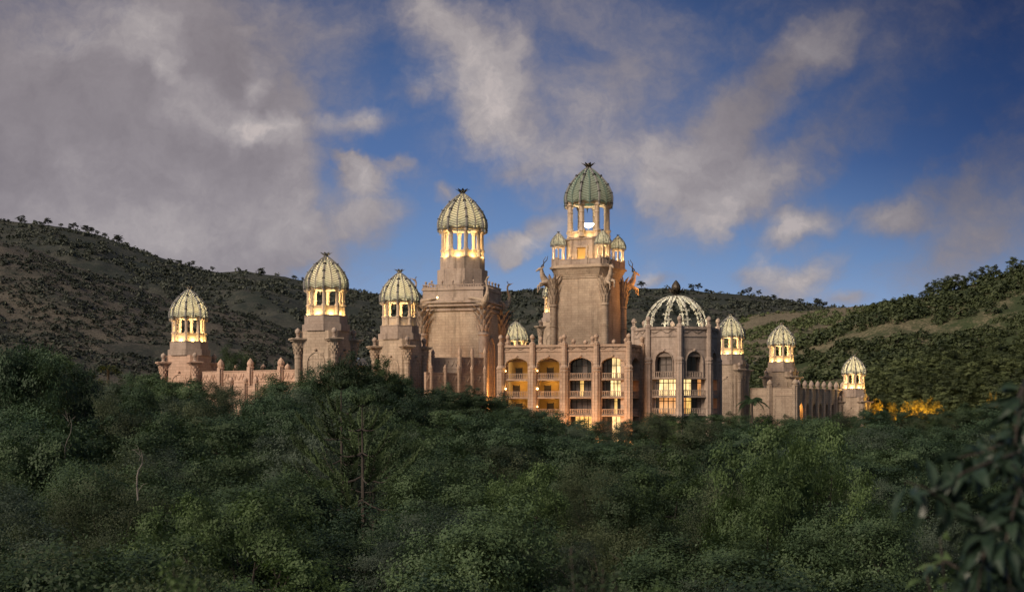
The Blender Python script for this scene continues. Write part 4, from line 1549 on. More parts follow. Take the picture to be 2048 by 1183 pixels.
HA = Hill('hill', [(-900, 470), (-300, 430), (0, 440), (60, 446), (130, 455), (200, 471), (260, 493), (330, 517), (400, 539), (440, 546), (480, 541), (530, 547), (580, 556), (620, 566), (700, 581), (760, 589), (850, 592), (950, 588), (1010, 584),
                   (1050, 580), (1150, 575), (1250, 577), (1300, 577), (1350, 580), (1420, 583), (1480, 588), (1540, 597), (1600, 606), (1650, 613), (1720, 618), (2000, 640), (2950, 660)],
          [(-900, 1350), (2950, 1350)], 560, 2, M['hill_far'], 21, .10, 1.05)
HB = Hill('hill', [(-900, 455), (-200, 462), (0, 482), (80, 503), (150, 530), (230, 560), (330, 597), (440, 612), (520, 636), (600, 662), (700, 700), (800, 748), (900, 800), (1000, 850), (2950, 870)],
          [(-900, 900), (2950, 900)], 470, 0, M['hill_spur'], 5, .07, 1.0)
HC = Hill('hill', [(-900, 870), (1200, 860), (1330, 760), (1420, 680), (1470, 640), (1500, 630), (1560, 624), (1650, 618), (1700, 614), (1760, 606), (1850, 596), (2950, 560)],
          [(-900, 1000), (2950, 1000)], 560, 0, M['hill_tan'], 9, .08, 1.0)
HD = Hill('hillside', [(-900, 880), (1300, 870), (1440, 800), (1500, 757), (1560, 712), (1600, 690), (1660, 662), (1730, 634), (1780, 612), (1830, 604), (1880, 588), (1930, 572), (1990, 552), (2048, 543), (2200, 510), (2950, 420)],
          [(-900, 640), (2950, 640)], 455, -1, M['hill_green'], 14, .06, .95, rough=1.4)


# ---------------------------------------------------------------- leaves, crowns, trunks
def unit(v):
    return v / np.maximum(np.linalg.norm(v, axis=-1, keepdims=True), 1e-9)


def leaf_quads(c, out, leaf, r, aspect=.5, droop=0.0, outw=1.5):
    """Diamond leaves at centres c; out: outward unit vectors."""
    n = len(c)
    nr = unit(out * outw + r.normal(0, .55, (n, 3)) + np.array([0, 0, .4]))
    a = unit(np.cross(nr, r.normal(0, 1, (n, 3)))) + np.array([0, 0, -droop])
    a = unit(a)
    b = unit(np.cross(nr, a))
    L = leaf * r.uniform(.65, 1.35, (n, 1))
    v = np.stack([c - a * L / 2, c + b * L * aspect / 2, c + a * L / 2, c - b * L * aspect / 2], 1)
    return v.reshape(-1, 3)


def crown(seed, H, Rr, z_lo, lobes, per_lobe, leaves, leaf, lobe_r=.42, flat=1.0, aspect=.5, droop=0.0, cl_r=.135):
    """Irregular crown: leaf clumps over the surface of several lobes. Returns verts, tints, limb ends."""
    r = np.random.default_rng(seed)
    ends, V, T = [], [], []
    cz, hz = (H + z_lo) / 2, (H - z_lo) / 2
    for k in range(lobes):
        a = 2 * PI * (k * .618 + r.uniform(-.06, .06))
        u = r.uniform(-.75, .8) if k else .8
        rr = math.sqrt(max(0, 1 - u * u)) * r.uniform(.45, .72)
        e = np.array([rr * Rr * math.cos(a), rr * Rr * math.sin(a), cz + u * hz * .72])
        ends.append(e)
        lr = lobe_r * Rr * r.uniform(.75, 1.2)
        d = unit(r.normal(0, 1, (per_lobe, 3)) + np.array([0, 0, .35]))
        cc = e + d * lr * r.uniform(.55, 1.05, (per_lobe, 1)) * np.array([1, 1, flat])
        for q in range(per_lobe):
            m = int(leaves * r.uniform(.6, 1.3))
            off = r.normal(0, 1, (m, 3)) * cl_r * Rr * np.array([1, 1, .6 * flat]) * .6
            p = cc[q] + off
            V.append(leaf_quads(p, np.repeat(d[q][None], m, 0), leaf, r, aspect, droop))
            T.append(np.clip(r.uniform(.1, .9) + r.normal(0, .16, m), 0, 1))
    return np.concatenate(V), np.concatenate(T), ends


def crown_mesh(name, V, T, mat):
    n = len(V) // 4
    return np_mesh(name, V, np.arange(n * 4).reshape(n, 4), mat, None, T)


def trunk_mesh(name, ends, H, r0, mat, seed, fork=.38):
    rnd = random.Random(seed)
    mb = MB()
    top = Vector((rnd.uniform(-.4, .4), rnd.uniform(-.4, .4), H * fork))
    mid = top * .5 + Vector((rnd.uniform(-.25, .25), rnd.uniform(-.25, .25), 0))
    mb.tube([(0, 0, -1.0), mid, top], [r0 * 1.15, r0 * .9, r0 * .8], 7)
    for e in ends:
        e = Vector(e)
        st = mid.lerp(top, rnd.uniform(.4, 1))
        m1 = st.lerp(e, .45) + Vector((rnd.uniform(-.3, .3), rnd.uniform(-.3, .3), rnd.uniform(-.1, .5)))
        mb.tube([st, m1, e], [r0 * .55, r0 * .34, r0 * .1], 5)
        for q in range(3):
            s2 = m1.lerp(e, rnd.uniform(.1, .8))
            mb.tube([s2, s2 + Vector((rnd.uniform(-1, 1), rnd.uniform(-1, 1), rnd.uniform(-.2, 1))) * 1.1], [r0 * .2, r0 * .05], 4)
    me = bpy.data.meshes.new(name)
    me.from_pydata(mb.v, [], mb.f)
    me.materials.append(mat)
    me.update()
    return me


PH = 10.0                                       # every prototype tree is 10 m tall
KIND = {}


def proto_tree(kind, seed, mat, bark='bark', **k):
    V, T, ends = crown(seed, PH, **k)
    V[:, 2] *= PH / np.percentile(V[:, 2], 99.7)
    KIND.setdefault(kind, []).append((crown_mesh('crown', V, T, M[mat]), trunk_mesh('trunk', ends, PH, .22, M[bark], seed)))


# near prototypes (fine leaves) and farther ones (coarser leaves)
for s_ in (1, 2):
    proto_tree('near_round', s_, 'leaf_mid', Rr=4.0, z_lo=1.0, lobes=12, per_lobe=24, leaves=140, leaf=.135)
proto_tree('near_round', 3, 'leaf_dark', Rr=4.2, z_lo=.8, lobes=13, per_lobe=24, leaves=135, leaf=.145)
proto_tree('near_fine', 4, 'leaf_olive', Rr=3.6, z_lo=.8, lobes=12, per_lobe=22, leaves=165, leaf=.11, flat=1.3, aspect=.3, droop=.7)
proto_tree('near_fine', 5, 'leaf_grey', Rr=3.8, z_lo=1.0, lobes=11, per_lobe=22, leaves=160, leaf=.11, flat=.8, aspect=.35)
for s_, mt in ((11, 'leaf_dark'), (12, 'leaf_mid'), (13, 'leaf_dark')):
    proto_tree('round', s_, mt, Rr=4.3, z_lo=.8, lobes=13, per_lobe=20, leaves=80, leaf=.2)
for s_, mt in ((14, 'leaf_olive'), (15, 'leaf_grey')):
    proto_tree('fine', s_, mt, Rr=4.0, z_lo=.8, lobes=12, per_lobe=20, leaves=86, leaf=.165, aspect=.35, flat=1.1, droop=.4)
proto_tree('flat', 16, 'leaf_mid', Rr=4.8, z_lo=4.0, lobes=14, per_lobe=16, leaves=75, leaf=.19, flat=.45)
proto_tree('flat', 17, 'leaf_dark', Rr=4.6, z_lo=3.6, lobes=13, per_lobe=16, leaves=75, leaf=.19, flat=.5)
proto_tree('bright', 21, 'leaf_bright', Rr=3.4, z_lo=.8, lobes=15, per_lobe=16, leaves=120, leaf=.15, cl_r=.12, lobe_r=.36)
proto_tree('bright', 22, 'leaf_bright', Rr=3.8, z_lo=1.0, lobes=15, per_lobe=16, leaves=120, leaf=.15, cl_r=.12, lobe_r=.36)
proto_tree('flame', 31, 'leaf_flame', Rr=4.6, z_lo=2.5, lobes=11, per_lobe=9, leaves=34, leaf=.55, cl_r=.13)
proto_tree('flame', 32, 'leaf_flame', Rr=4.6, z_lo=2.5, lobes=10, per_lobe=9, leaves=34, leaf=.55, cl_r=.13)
for s_ in (41, 42, 43, 44):
    proto_tree('bush', s_, 'leaf_scrub', Rr=6.0, z_lo=.3, lobes=9, per_lobe=9, leaves=44, leaf=.55, lobe_r=.45, flat=.8)
for s_ in (51, 52):
    proto_tree('ridge', s_, 'leaf_farscrub', Rr=5.5, z_lo=3.0, lobes=8, per_lobe=8, leaves=22, leaf=.9, flat=.6)

rnd = random.Random(77)
COUNT = {}


def plant(name, kind, x, y, zb, H, spread=1.0, which=None, label=None, cat='tree', group=None, trunk=True):
    lst = KIND[kind]
    cm, tm = lst[which if which is not None else rnd.randrange(len(lst))]
    s = H / PH
    r = empty(name, (x, y, zb), rnd.uniform(0, 6.28))
    r.scale = (s * spread, s * spread, s)
    link('crown', cm, r)
    if trunk:
        link('trunk', tm, r)
    tag(r, label, cat, group)
    return r


# ---------------------------------------------------------------- the wood below the palace
CONT = [(-200, 690), (0, 692), (100, 690), (150, 738), (220, 765), (300, 750), (400, 758), (470, 763), (560, 758), (600, 752), (640, 748), (700, 745), (760, 745), (810, 760), (850, 790), (880, 778), (930, 778), (980, 795), (1010, 808), (1060, 812),
        (1100, 830), (1150, 842), (1200, 832), (1260, 836), (1310, 826), (1350, 820), (1440, 824), (1500, 818), (1560, 826), (1640, 824), (1700, 814), (1740, 820), (1800, 821), (1880, 814), (1950, 810), (2048, 790), (2300, 760)]
FK = [(36, 1.02), (50, .84), (70, .62), (100, .40), (150, .19), (200, .075), (258, 0)]
LM = [(110, 'the dark tall trees by the bare slope'), (300, 'the yellow lit palm'), (440, 'the far pink domed tower'), (600, 'the pink carved wall'), (700, 'the domed tower behind the tall bush'), (850, 'the dim-plinthed domed tower'),
      (985, 'the square tower with cranes'), (1075, 'the amber loggias'), (1160, 'the unlit balcony bay'), (1270, 'the brightly lit balcony bay'), (1420, 'the rotunda with ribbed dome'), (1520, 'the half hidden domed tower'), (1600, 'the domed tower by the arcade'),
      (1690, 'the arcade of pointed arches'), (1780, 'the outlying domed tower'), (1900, 'the floodlit orange trees'), (4000, 'the bush-covered hillside')]
DESC = {('near_round', 0): 'mid green round', ('near_round', 1): 'mid green rounded', ('near_round', 2): 'dark green dense', ('near_fine', 0): 'olive fine-leaved', ('near_fine', 1): 'grey-green fine-leaved',
        ('round', 0): 'dark green round', ('round', 1): 'mid green round', ('round', 2): 'dark green dense', ('fine', 0): 'olive feathery', ('fine', 1): 'grey-green feathery',
        ('flat', 0): 'mid green flat-topped', ('flat', 1): 'dark green flat-topped', ('bright', 0): 'fresh green light-leaved', ('bright', 1): 'fresh green light-leaved'}
ORD = ['first', 'second', 'third', 'fourth', 'fifth', 'sixth', 'seventh', 'eighth', 'ninth', 'tenth', 'eleventh', 'twelfth', 'thirteenth', 'fourteenth', 'fifteenth', 'sixteenth', 'seventeenth', 'eighteenth', 'nineteenth', 'twentieth']
WOOD = []


def wood_tree(px, D, py_top, kind, which=None, spread=None):
    x = (px - CX) * D / F
    zt = (HY - py_top) * D / F
    zb = float(gz(math.hypot(x, D))) - .3
    H = max(4.5, zt - zb)
    which = which if which is not None else rnd.randrange(len(KIND[kind]))
    sp = spread or rnd.uniform(.95, 1.3) * (1.0 if H < 11 else 11 / H * .95 + .05)
    r = plant('broadleaf_tree', kind, x, D, zb, H, sp, which)
    WOOD.append((px, D, kind, which, r))
    return r


d = 37.0
while d < 240:
    sp = 6.4 + d * .031
    half = .362 * d + 2
    x = -half + rnd.uniform(0, sp)
    while x < half:
        D = d + rnd.uniform(-.35, .35) * sp
        px = CX + x / D * F
        cont = np.interp(px, [k[0] for k in CONT], [k[1] for k in CONT])
        f = np.interp(D, [k[0] for k in FK], [k[1] for k in FK])
        py = cont + (1150 - cont) * f + rnd.triangular(-1.7, 2.4, .2) * F / D * (1 if D < 150 else .75)
        if D > 215:
            py = max(py, cont + rnd.uniform(-5, 16))
        if D < 105 and abs(px - 700) < 115 and D > 62:
            py += 70
        if D < 120:
            k = rnd.choices(['near_round', 'near_fine', 'bright'], [.55, .38, .07])[0]
        else:
            k = rnd.choices(['round', 'fine', 'flat', 'bright'], [.55, .28, .13, .04])[0]
        wood_tree(px, D, py, k)
        x += sp * rnd.uniform(.85, 1.3)
    d += sp * .93
# a closed front row of crowns along the palace's foot
px = -10
while px < 2060:
    cont = np.interp(px, [k[0] for k in CONT], [k[1] for k in CONT])
    wood_tree(px, rnd.uniform(250, 266), cont + rnd.uniform(-7, 9), rnd.choices(['round', 'fine', 'flat'], [.6, .25, .15])[0], None, None)
    px += rnd.uniform(42, 60)
# trees that stand out in the photograph
for a in ((640, 248, 722, 'round', 0, .62), (700, 244, 706, 'round', 1, .72), (762, 246, 716, 'bright', 0, .62), (800, 250, 745, 'round', 2, .5), (885, 262, 765, 'round', 0, .5), (945, 264, 770, 'flat', 1, .5), (1000, 262, 795, 'round', 2, .5),
          (60, 150, 690, 'round', 2, .62), (120, 160, 706, 'round', 0, .6), (-20, 150, 695, 'round', 0, .6), (1040, 255, 806, 'fine', 1, .7), (1165, 256, 850, 'round', 1, .7), (1320, 258, 826, 'round', 1, .6), (1390, 258, 822, 'round', 0, .6),
          (846, 84, 1012, 'near_round', 2, 1.0), (900, 86, 1006, 'near_round', 1, 1.0), (1500, 74, 846, 'bright', 0, .62), (1580, 80, 880, 'bright', 1, .6), (1655, 76, 852, 'bright', 1, .55), (1540, 66, 960, 'bright', 1, .6), (1330, 90, 905, 'bright', 0, .8), (1270, 84, 950, 'near_round', 1, .9), (1050, 96, 930, 'bright', 1, .8), (960, 60, 1060, 'bright', 0, .8), (350, 70, 990, 'bright', 1, .8), (1700, 64, 1000, 'near_round', 0, .9), (270, 262, 748, 'round', 2, .6), (350, 262, 765, 'round', 1, .6)):
    wood_tree(*a)
# a label for every tree: its look, and its place in the file of such trees downhill from a landmark
files = {}
for (px, D, kind, which, r) in sorted(WOOD, key=lambda q: -q[1]):
    lm = next(l for (x, l) in LM if px < x)
    key = (DESC[(kind, which)], lm)
    files[key] = files.get(key, 0) + 1
    r['label'] = '%s tree, %s such tree below %s' % (key[0], ORD[min(19, files[key] - 1)], lm)
    r['category'] = 'tree'
    r['group'] = 'trees of the wood below the palace'
print('WOOD', len(WOOD))
# tree behind the carved wall, floodlit orange trees
wr = plant('broadleaf_tree', 'round', (472 - CX) * 322 / F, 322, -2, (HY - 692) * 322 / F + 2, .58, 1, 'round green tree whose crown shows behind the pink carved wall')
plant('broadleaf_tree', 'round', (530 - CX) * 326 / F, 326, -2, (HY - 733) * 326 / F + 2, .5, 0, 'low dark tree top showing behind the pink carved wall, beside the round green one')
FLM = ['floodlit orange tree touching the outlying domed tower', 'second floodlit orange tree from the outlying domed tower', 'third floodlit orange tree from the outlying domed tower', 'fourth floodlit orange tree from the outlying domed tower',
       'fifth floodlit orange tree from the outlying domed tower, tallest of the row', 'last floodlit orange tree of the row, beside dark bush']
for i, (px, pt) in enumerate(((1752, 797), (1784, 804), (1812, 802), (1832, 800), (1854, 795), (1874, 801))):
    D = 424 + 3 * (i % 2)
    zt = (HY - pt) * D / F
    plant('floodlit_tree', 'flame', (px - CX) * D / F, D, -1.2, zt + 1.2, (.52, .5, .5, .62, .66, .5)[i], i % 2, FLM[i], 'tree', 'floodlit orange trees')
    s = empty('floodlight', ((px - CX) * D / F, D - 5.5, 1.2))
    f = MB()
    f.box(-.2, .2, -.15, .15, -.3, 0)
    f.tube([(0, 0, -.3), (0, 0, -2.6)], .06, 5)
    f.build('lamp_body', M['bronze'], s)
    tag(s, 'small floodlight on a stake before the row of orange trees', 'lamp', 'floodlights before the orange trees')
    lamp(s, (0, .4, .6), (3600, 900, 1800, 3600, 4200, 1200)[i], (1, .60, .10), .3, 'flood')
plant('floodlit_tree', 'flame', (1985 - CX) * 420 / F, 420, -1, (HY - 783) * 420 / F + 1, .32, 0, 'thin orange lit tree standing alone among dark bushes of the hillside foot')
s = empty('floodlight', ((1985 - CX) * 420 / F, 416.5, 3.5))
f = MB()
f.box(-.2, .2, -.15, .15, -.3, 0)
f.tube([(0, 0, -.3), (0, 0, -4)], .06, 5)
f.build('lamp_body', M['bronze'], s)
tag(s, 'small floodlight before the thin lone orange tree', 'lamp')
lamp(s, (0, .4, .6), 110, (1, .45, .08), .3, 'flood')


# ---------------------------------------------------------------- hillside bushes and skyline trees
def on_hill(h, px, t):
    return [float(q) for q in h.at(np.array([px]), np.array([t]))[0]]


def scatter(h, n, px0, px1, t0, t1, seed, pale, rmin, rmax):
    """Positions denser where the scrub noise is high (pale: threshold of the bare grass)."""
    r = np.random.default_rng(seed)
    out = []
    while len(out) < n:
        px = r.uniform(px0, px1, 4000)
        t = r.uniform(t0, t1, 4000)
        p = h.at(px, t)
        k = fbm(p[:, 0], p[:, 1], seed + 3, .008, 4, .6)
        ok = k > pale - r.uniform(0, .8, 4000)
        for q in np.nonzero(ok)[0]:
            if len(out) < n:
                out.append((*p[q], r.uniform(rmin, rmax), px[q], t[q]))
    return out


def stuff_mesh(name, pts, quads, mat, seed, leaf=.45, flat=.75):
    r = np.random.default_rng(seed)
    V, T = [], []
    for (x, y, z, R_, _, _) in pts:
        n = int(quads * r.uniform(.7, 1.3))
        d = unit(r.normal(0, 1, (n, 3)) * np.array([1, 1, .8]) + np.array([0, 0, .45]))
        lob = unit(r.normal(0, 1, (4, 3)))
        k = .62 + .38 * np.max(d @ lob.T, axis=1, keepdims=True)
        c = np.array([x, y, z + R_ * .15]) + d * R_ * k * np.array([1, 1, flat]) * r.uniform(.6, 1.05, (n, 1))
        V.append(leaf_quads(c, d, R_ * leaf, r, .7, 0, 1.0))
        T.append(np.clip(r.uniform(.1, .9) + r.normal(0, .15, n), 0, 1))
    o = link(name, crown_mesh(name, np.concatenate(V), np.concatenate(T), mat))
    tag(o, kind='stuff')
    return o


stuff_mesh('scrub', scatter(HA, 8500, -250, 1800, .12, .995, 3, .02, 1.3, 4.4), 22, M['leaf_farscrub'], 1, .6)
stuff_mesh('scrub', scatter(HB, 7000, -200, 900, .1, .99, 5, .08, .7, 2.5), 20, M['leaf_farscrub'], 2, .6)
stuff_mesh('scrub', scatter(HC, 3200, 1400, 2000, .2, .99, 6, .1, .7, 2.9), 26, M['leaf_scrub'], 3, .6)
allD = scatter(HD, 1350, 1440, 2250, .02, .985, 8, .28, 1.2, 4.9)
allD.sort(key=lambda q: q[1] - q[3] * 12)
inview = [q for q in allD if q[4] < 2090]
ind = inview[:235]
rest = [q for q in allD if q not in ind]
stuff_mesh('scrub', rest, 110, M['leaf_scrub'], 4, .34, .85)
for q in ind:
    plant('hillside_bush', 'bush', q[0], q[1], q[2] - .4, q[3] * 1.75, rnd.uniform(.85, 1.15), None,
          'rounded dark green bush on the lower slope of the bush-covered hillside', 'bush', 'bushes on the lower hillside', trunk=False)
for i in range(44):
    px = rnd.choice([rnd.uniform(0, 340), rnd.uniform(380, 640), rnd.uniform(20, 260), rnd.uniform(1260, 1680)])
    p = on_hill(HA, px, .995)
    plant('skyline_tree', 'ridge', p[0], p[1], p[2] - 1.2, rnd.uniform(3.5, 8.5), rnd.uniform(.7, 1.2), None,
          'tiny flat-crowned tree on the skyline of the long far hill', 'tree', 'trees on the far skyline')
for i in range(42):
    px = rnd.uniform(1700, 2100)
    p = on_hill(HD, px, .985)
    big = px > 1860
    plant('ridge_tree', 'bush', p[0], p[1], p[2] - .6, rnd.uniform(3.0, 8.0 if big else 4.5), rnd.uniform(.6, .95), None,
          'dark tree along the ridge of the bush-covered hillside', 'tree', 'trees along the hillside ridge')
# undergrowth closing the wood's floor
pts = []
r_ = np.random.default_rng(9)
for i in range(1500):
    D = r_.uniform(30, 268)
    x = r_.uniform(-.37, .37) * D
    pts.append((x, D, float(gz(math.hypot(x, D))), r_.uniform(1.0, 2.4), 0, 0))
stuff_mesh('undergrowth', pts, 60, M['leaf_dark'], 6, .25)

pts = []
for i in range(900):                            # the wood goes on to both sides beyond the frame
    D = r_.uniform(35, 262)
    x = r_.choice([-1, 1]) * r_.uniform(.385, .80) * D
    h_ = r_.uniform(3.0, 7.0)
    pts.append((x, D, float(gz(math.hypot(x, D))) + h_ * .6, h_ * .75, 0, 0))
stuff_mesh('woodland', pts, 170, M['leaf_dark'], 16, .2, .9)


# ---------------------------------------------------------------- hoop pines, palms, dead wood
def strip_quads(pts, w):
    """Narrow ribbon along pts (list of arrays), as quads."""
    V = []
    for a, b, wa, wb in zip(pts[:-1], pts[1:], w[:-1], w[1:]):
        t = unit(b - a)
        s = unit(np.cross(t, np.array([.3, .8, .5])))
        V.append(np.array([a - s * wa, a + s * wa, b + s * wb, b - s * wb]))
    return V


def conifer(loc, H, spread, seed, label, tiers):
    r = np.random.default_rng(seed)
    root = empty('conifer_tree', loc)
    tr = MB()
    tr.tube([(0, 0, -1), (.1, 0, H * .4), (0, 0, H)], [.26, .17, .03], 7)
    V, T = [], []
    for k in range(tiers):
        q = k / (tiers - 1)
        z = H * (.36 + .63 * q)
        L = spread * (1 - q) ** .8 + .5
        nb = 5
        a0 = r.uniform(0, 6.28)
        for i in range(nb):
            a = a0 + 2 * PI * i / nb + r.normal(0, .12)
            d = np.array([math.cos(a), math.sin(a), 0])
            Lb = L * r.uniform(.8, 1.12)
            ups = .02 + .36 * q
            pts = [np.array([0, 0, z]) + d * Lb * u + np.array([0, 0, Lb * (ups * u - .22 * math.sin(PI * u) + .22 * u ** 3)]) for u in np.linspace(0, 1, 7)]
            tr.tube([tuple(p) for p in pts], list(np.linspace(.06, .015, 7)), 5)
            nc = int(8 + Lb * 6)
            tone = r.uniform(.2, .8)
            for j in range(nc):
                u = .45 + .55 * (j + r.uniform(0, 1)) / nc
                b = pts[min(5, int(u * 6))] * (1 - (u * 6) % 1) + pts[min(6, int(u * 6) + 1)] * ((u * 6) % 1) if u < 1 else pts[6]
                sg = 1 if j % 2 else -1
                side = np.array([-d[1], d[0], 0]) * sg
                ll = (.35 + .55 * math.sin(PI * (u - .35))) * r.uniform(.75, 1.2) * min(1.0, .4 + Lb * .22)
                c = [b, b + side * ll * .35 + d * ll * .30 + np.array([0, 0, ll * .18]), b + side * ll * .55 + d * ll * .62 + np.array([0, 0, ll * .42]), b + side * ll * .6 + d * ll * .72 + np.array([0, 0, ll * .75])]
                cord = strip_quads(c, [.035, .05, .045, .012])
                V += cord
                T += [tone] * len(cord)
                for e in range(10):             # needles along the cord
                    v = e / 10
                    p = c[1] * (1 - v) + c[3] * v if v > .33 else c[0] * (1 - v * 3) + c[1] * v * 3
                    nd = unit(r.normal(0, 1, 3) + np.array([0, 0, .7]) + d * .3) * .17
                    s = unit(np.cross(nd, r.normal(0, 1, 3))) * .03
                    V.append(np.array([p - s, p + s, p + nd + s * .3, p + nd - s * .3]))
                    T.append(np.clip(tone + r.normal(0, .15), 0, 1))
    me = tr.build('trunk', M['bark'], root)
    link('crown', crown_mesh('crown', np.concatenate(V), T, M['leaf_needle']), root)
    tag(root, label, 'tree', 'tiered conifers in the wood')
    return root


def at_px(px, py, D):
    p = P(px, py, D)
    return p.x, p.y, p.z


for (px, py, D, sp, sd_, lab, ti) in ((682, 772, 108, 5.2, 3, 'tall tiered conifer with bare upper stem before the tall bush', 7), (724, 806, 100, 5.6, 8, 'broad tiered conifer with upswept sprays, slightly lower than its twin', 7)):
    x, y, z = at_px(px, py, D)
    zb = float(gz(math.hypot(x, y)))
    conifer((x, y, zb), z - zb, sp, sd_, lab, ti)


def palm(loc, H, fl, n, seed, mat, label, cat='palm', name='palm_tree', fan=False, r0=.16, droop=.8):
    r = np.random.default_rng(seed)
    root = empty(name, loc)
    t = MB()
    t.tube([(0, 0, -.5), (.1, 0, H * .5), (0, 0, H)], [r0 * 1.2, r0, r0 * .85], 7)
    t.build('trunk', M['bark'], root)
    V, T = [], []
    for i in range(n):
        a = i * 2.4 + r.normal(0, .2)
        el = r.uniform(-.2, 1.15)
        d = np.array([math.cos(a), math.sin(a), 0])
        L = fl * r.uniform(.8, 1.1)
        pts = [np.array([0, 0, H]) + d * L * u * math.cos(el) * (1 - .12 * u) + np.array([0, 0, L * (u * math.sin(el) - droop * u * u * .75)]) for u in np.linspace(0, 1, 9)]
        V += strip_quads(pts, [.03] * 9)
        T += [.6] * 8
        tone = r.uniform(.2, .8)
        side = np.array([-d[1], d[0], 0])
        if fan:
            for j in range(15):
                q = (j - 7) / 7 * 1.5
                e = pts[5]
                dd = unit(d * math.cos(q) + side * math.sin(q) + np.array([0, 0, .25 - .2 * r.uniform()]))
                tip = e + dd * L * .62 + np.array([0, 0, -.12 * L])
                V += strip_quads([e, (e + tip) / 2, tip], [.03, .055, .008])
                T += [np.clip(tone + r.normal(0, .1), 0, 1)] * 2
            continue
        for j in range(26):
            u = .12 + .88 * j / 26
            k = min(7, int(u * 8))
            b = pts[k] * (1 - (u * 8 - k)) + pts[k + 1] * (u * 8 - k)
            for sg in (-1, 1):
                ll = L * .26 * math.sin(PI * min(1, u * .85 + .12)) * r.uniform(.8, 1.15)
                tip = b + side * sg * ll * .85 + d * ll * .35 + np.array([0, 0, -ll * (.25 + r.uniform(0, .4))])
                V += strip_quads([b, (b + tip) / 2 + np.array([0, 0, .05 * ll]), tip], [.022, .035, .006])
                T += [np.clip(tone + r.normal(0, .1), 0, 1)] * 2
    link('crown', crown_mesh('crown', np.concatenate(V), T, mat), root)
    tag(root, label, cat)
    return root


def palm_px(px, py, D, fl, n, seed, mat, label, **k):
    x, y, z = at_px(px, py, D)
    zb = float(gz(math.hypot(x, y)))
    return palm((x, y, zb), z - zb, fl, n, seed, mat, label, **k)


palm_px(1504, 800, 250, 3.3, 16, 2, M['leaf_dark'], 'small dark palm standing before the half hidden domed tower')
palm_px(606, 985, 92, 2.6, 26, 5, M['leaf_grey'], 'grey-green plant of long drooping blades beside the tall tiered conifer', cat='plant', name='strap_leaf_plant', droop=1.5)
palm_px(216, 738, 266, 2.0, 22, 6, M['leaf_olive'], 'shaggy palm lit yellow from one side, between the bare slope and the far domed tower', fan=True, r0=.3)
x, y, z = at_px(206, 742, 262)
s = empty('floodlight', (x, y, z - 2))
f = MB()
f.box(-.2, .2, -.15, .15, -.3, 0)
f.tube([(0, 0, -.3), (0, 0, -9)], .07, 5)
f.build('lamp_body', M['bronze'], s)
tag(s, 'small floodlight on a pole beside the yellow lit palm', 'lamp')
lamp(s, (-.2, .3, 2.0), 160, (1, .62, .12), .2, 'flood')
for (px, py, D, e) in ((6, 800, 172, 240), (20, 850, 168, 240), (100, 868, 150, 60)):
    x, y, z = at_px(px, py, D)
    s = empty('floodlight', (x, y, z))
    f = MB()
    f.box(-.2, .2, -.15, .15, -.3, 0)
    f.tube([(0, 0, -.3), (0, 0, -10)], .07, 5)
    f.build('lamp_body', M['bronze'], s)
    tag(s, {6: 'amber garden light glowing through leaves below the dark tall trees', 20: 'lower amber garden light glowing through leaves below the dark tall trees', 100: 'faint garden light deep among the trees below the bare slope'}[px], 'lamp')
    lamp(s, (0, .3, .3), e, (1, .55, .08), .2, 'flood')


def dead_tree(loc, H, seed, label, lean=.2, n=6):
    r = random.Random(seed)
    root = empty('bare_tree', loc)
    t = MB()
    p = [Vector((0, 0, -.5)), Vector((lean * .3 * H - .06 * H, 0, H * .3)), Vector((lean * .2 * H + .07 * H, .1, H * .62)), Vector((lean * H - .05 * H, 0, H))]
    q_ = [p[0]]
    for a_, b_ in zip(p[:-1], p[1:]):
        q_ += [a_.lerp(b_, .5) + Vector((r.uniform(-.05, .05) * H, 0, 0)), b_]
    t.tube(q_, [.04, .037, .034, .03, .024, .016, .007], 6)
    b = t
    for i in range(n):
        s_ = p[0].lerp(p[1], r.uniform(.3, 1)) if i % 2 else p[1].lerp(p[3], r.uniform(.1, .9))
        dd = Vector((r.uniform(-1, 1), r.uniform(-.4, .4), r.uniform(.2, 1))) * H * .26
        m = s_ + dd * .55 + Vector((0, 0, .1))
        b.tube([s_, m, s_ + dd], [.014, .01, .003], 5)
        b.tube([m, m + Vector((r.uniform(-1, 1), 0, r.uniform(0, 1))) * H * .12], [.01, .003], 4)
    t.build('trunk', M['pale_bark'], root)
    tag(root, label, 'tree')


for (px, pt, D, H, ln, lab) in ((132, 830, 118, 3.6, .12, 'thin pale bare tree among dark foliage downhill from the bare slope'), (276, 898, 62, 1.6, .12, 'forked pale dead stem standing out of dark leaves downhill from the far domed tower'),
):
    x, y, z = at_px(px, pt, D)
    dead_tree((x, y, z - H), H, int(px), lab, ln, 9 if px > 500 else 6)


# ---------------------------------------------------------------- soft near foliage at the viewer's feet
def ovate(c, d, nrm, L, Wd):
    """Pointed oval leaf folded on its midrib: four quads."""
    s = unit(np.cross(d, nrm))
    n = unit(np.cross(s, d))
    st = [(0, .06, 0), (.3, .92, .05), (.62, .8, .02), (1.0, .03, -.18)]
    mid = [c + d * L * u + n * L * h for (u, w_, h) in st]
    V = []
    for sg in (-1, 1):
        ed = [m + s * sg * Wd * w_ * .5 + n * Wd * w_ * .18 for m, (u, w_, h) in zip(mid, st)]
        for k in range(3):
            V.append(np.array([mid[k], ed[k], ed[k + 1], mid[k + 1]]))
    return V


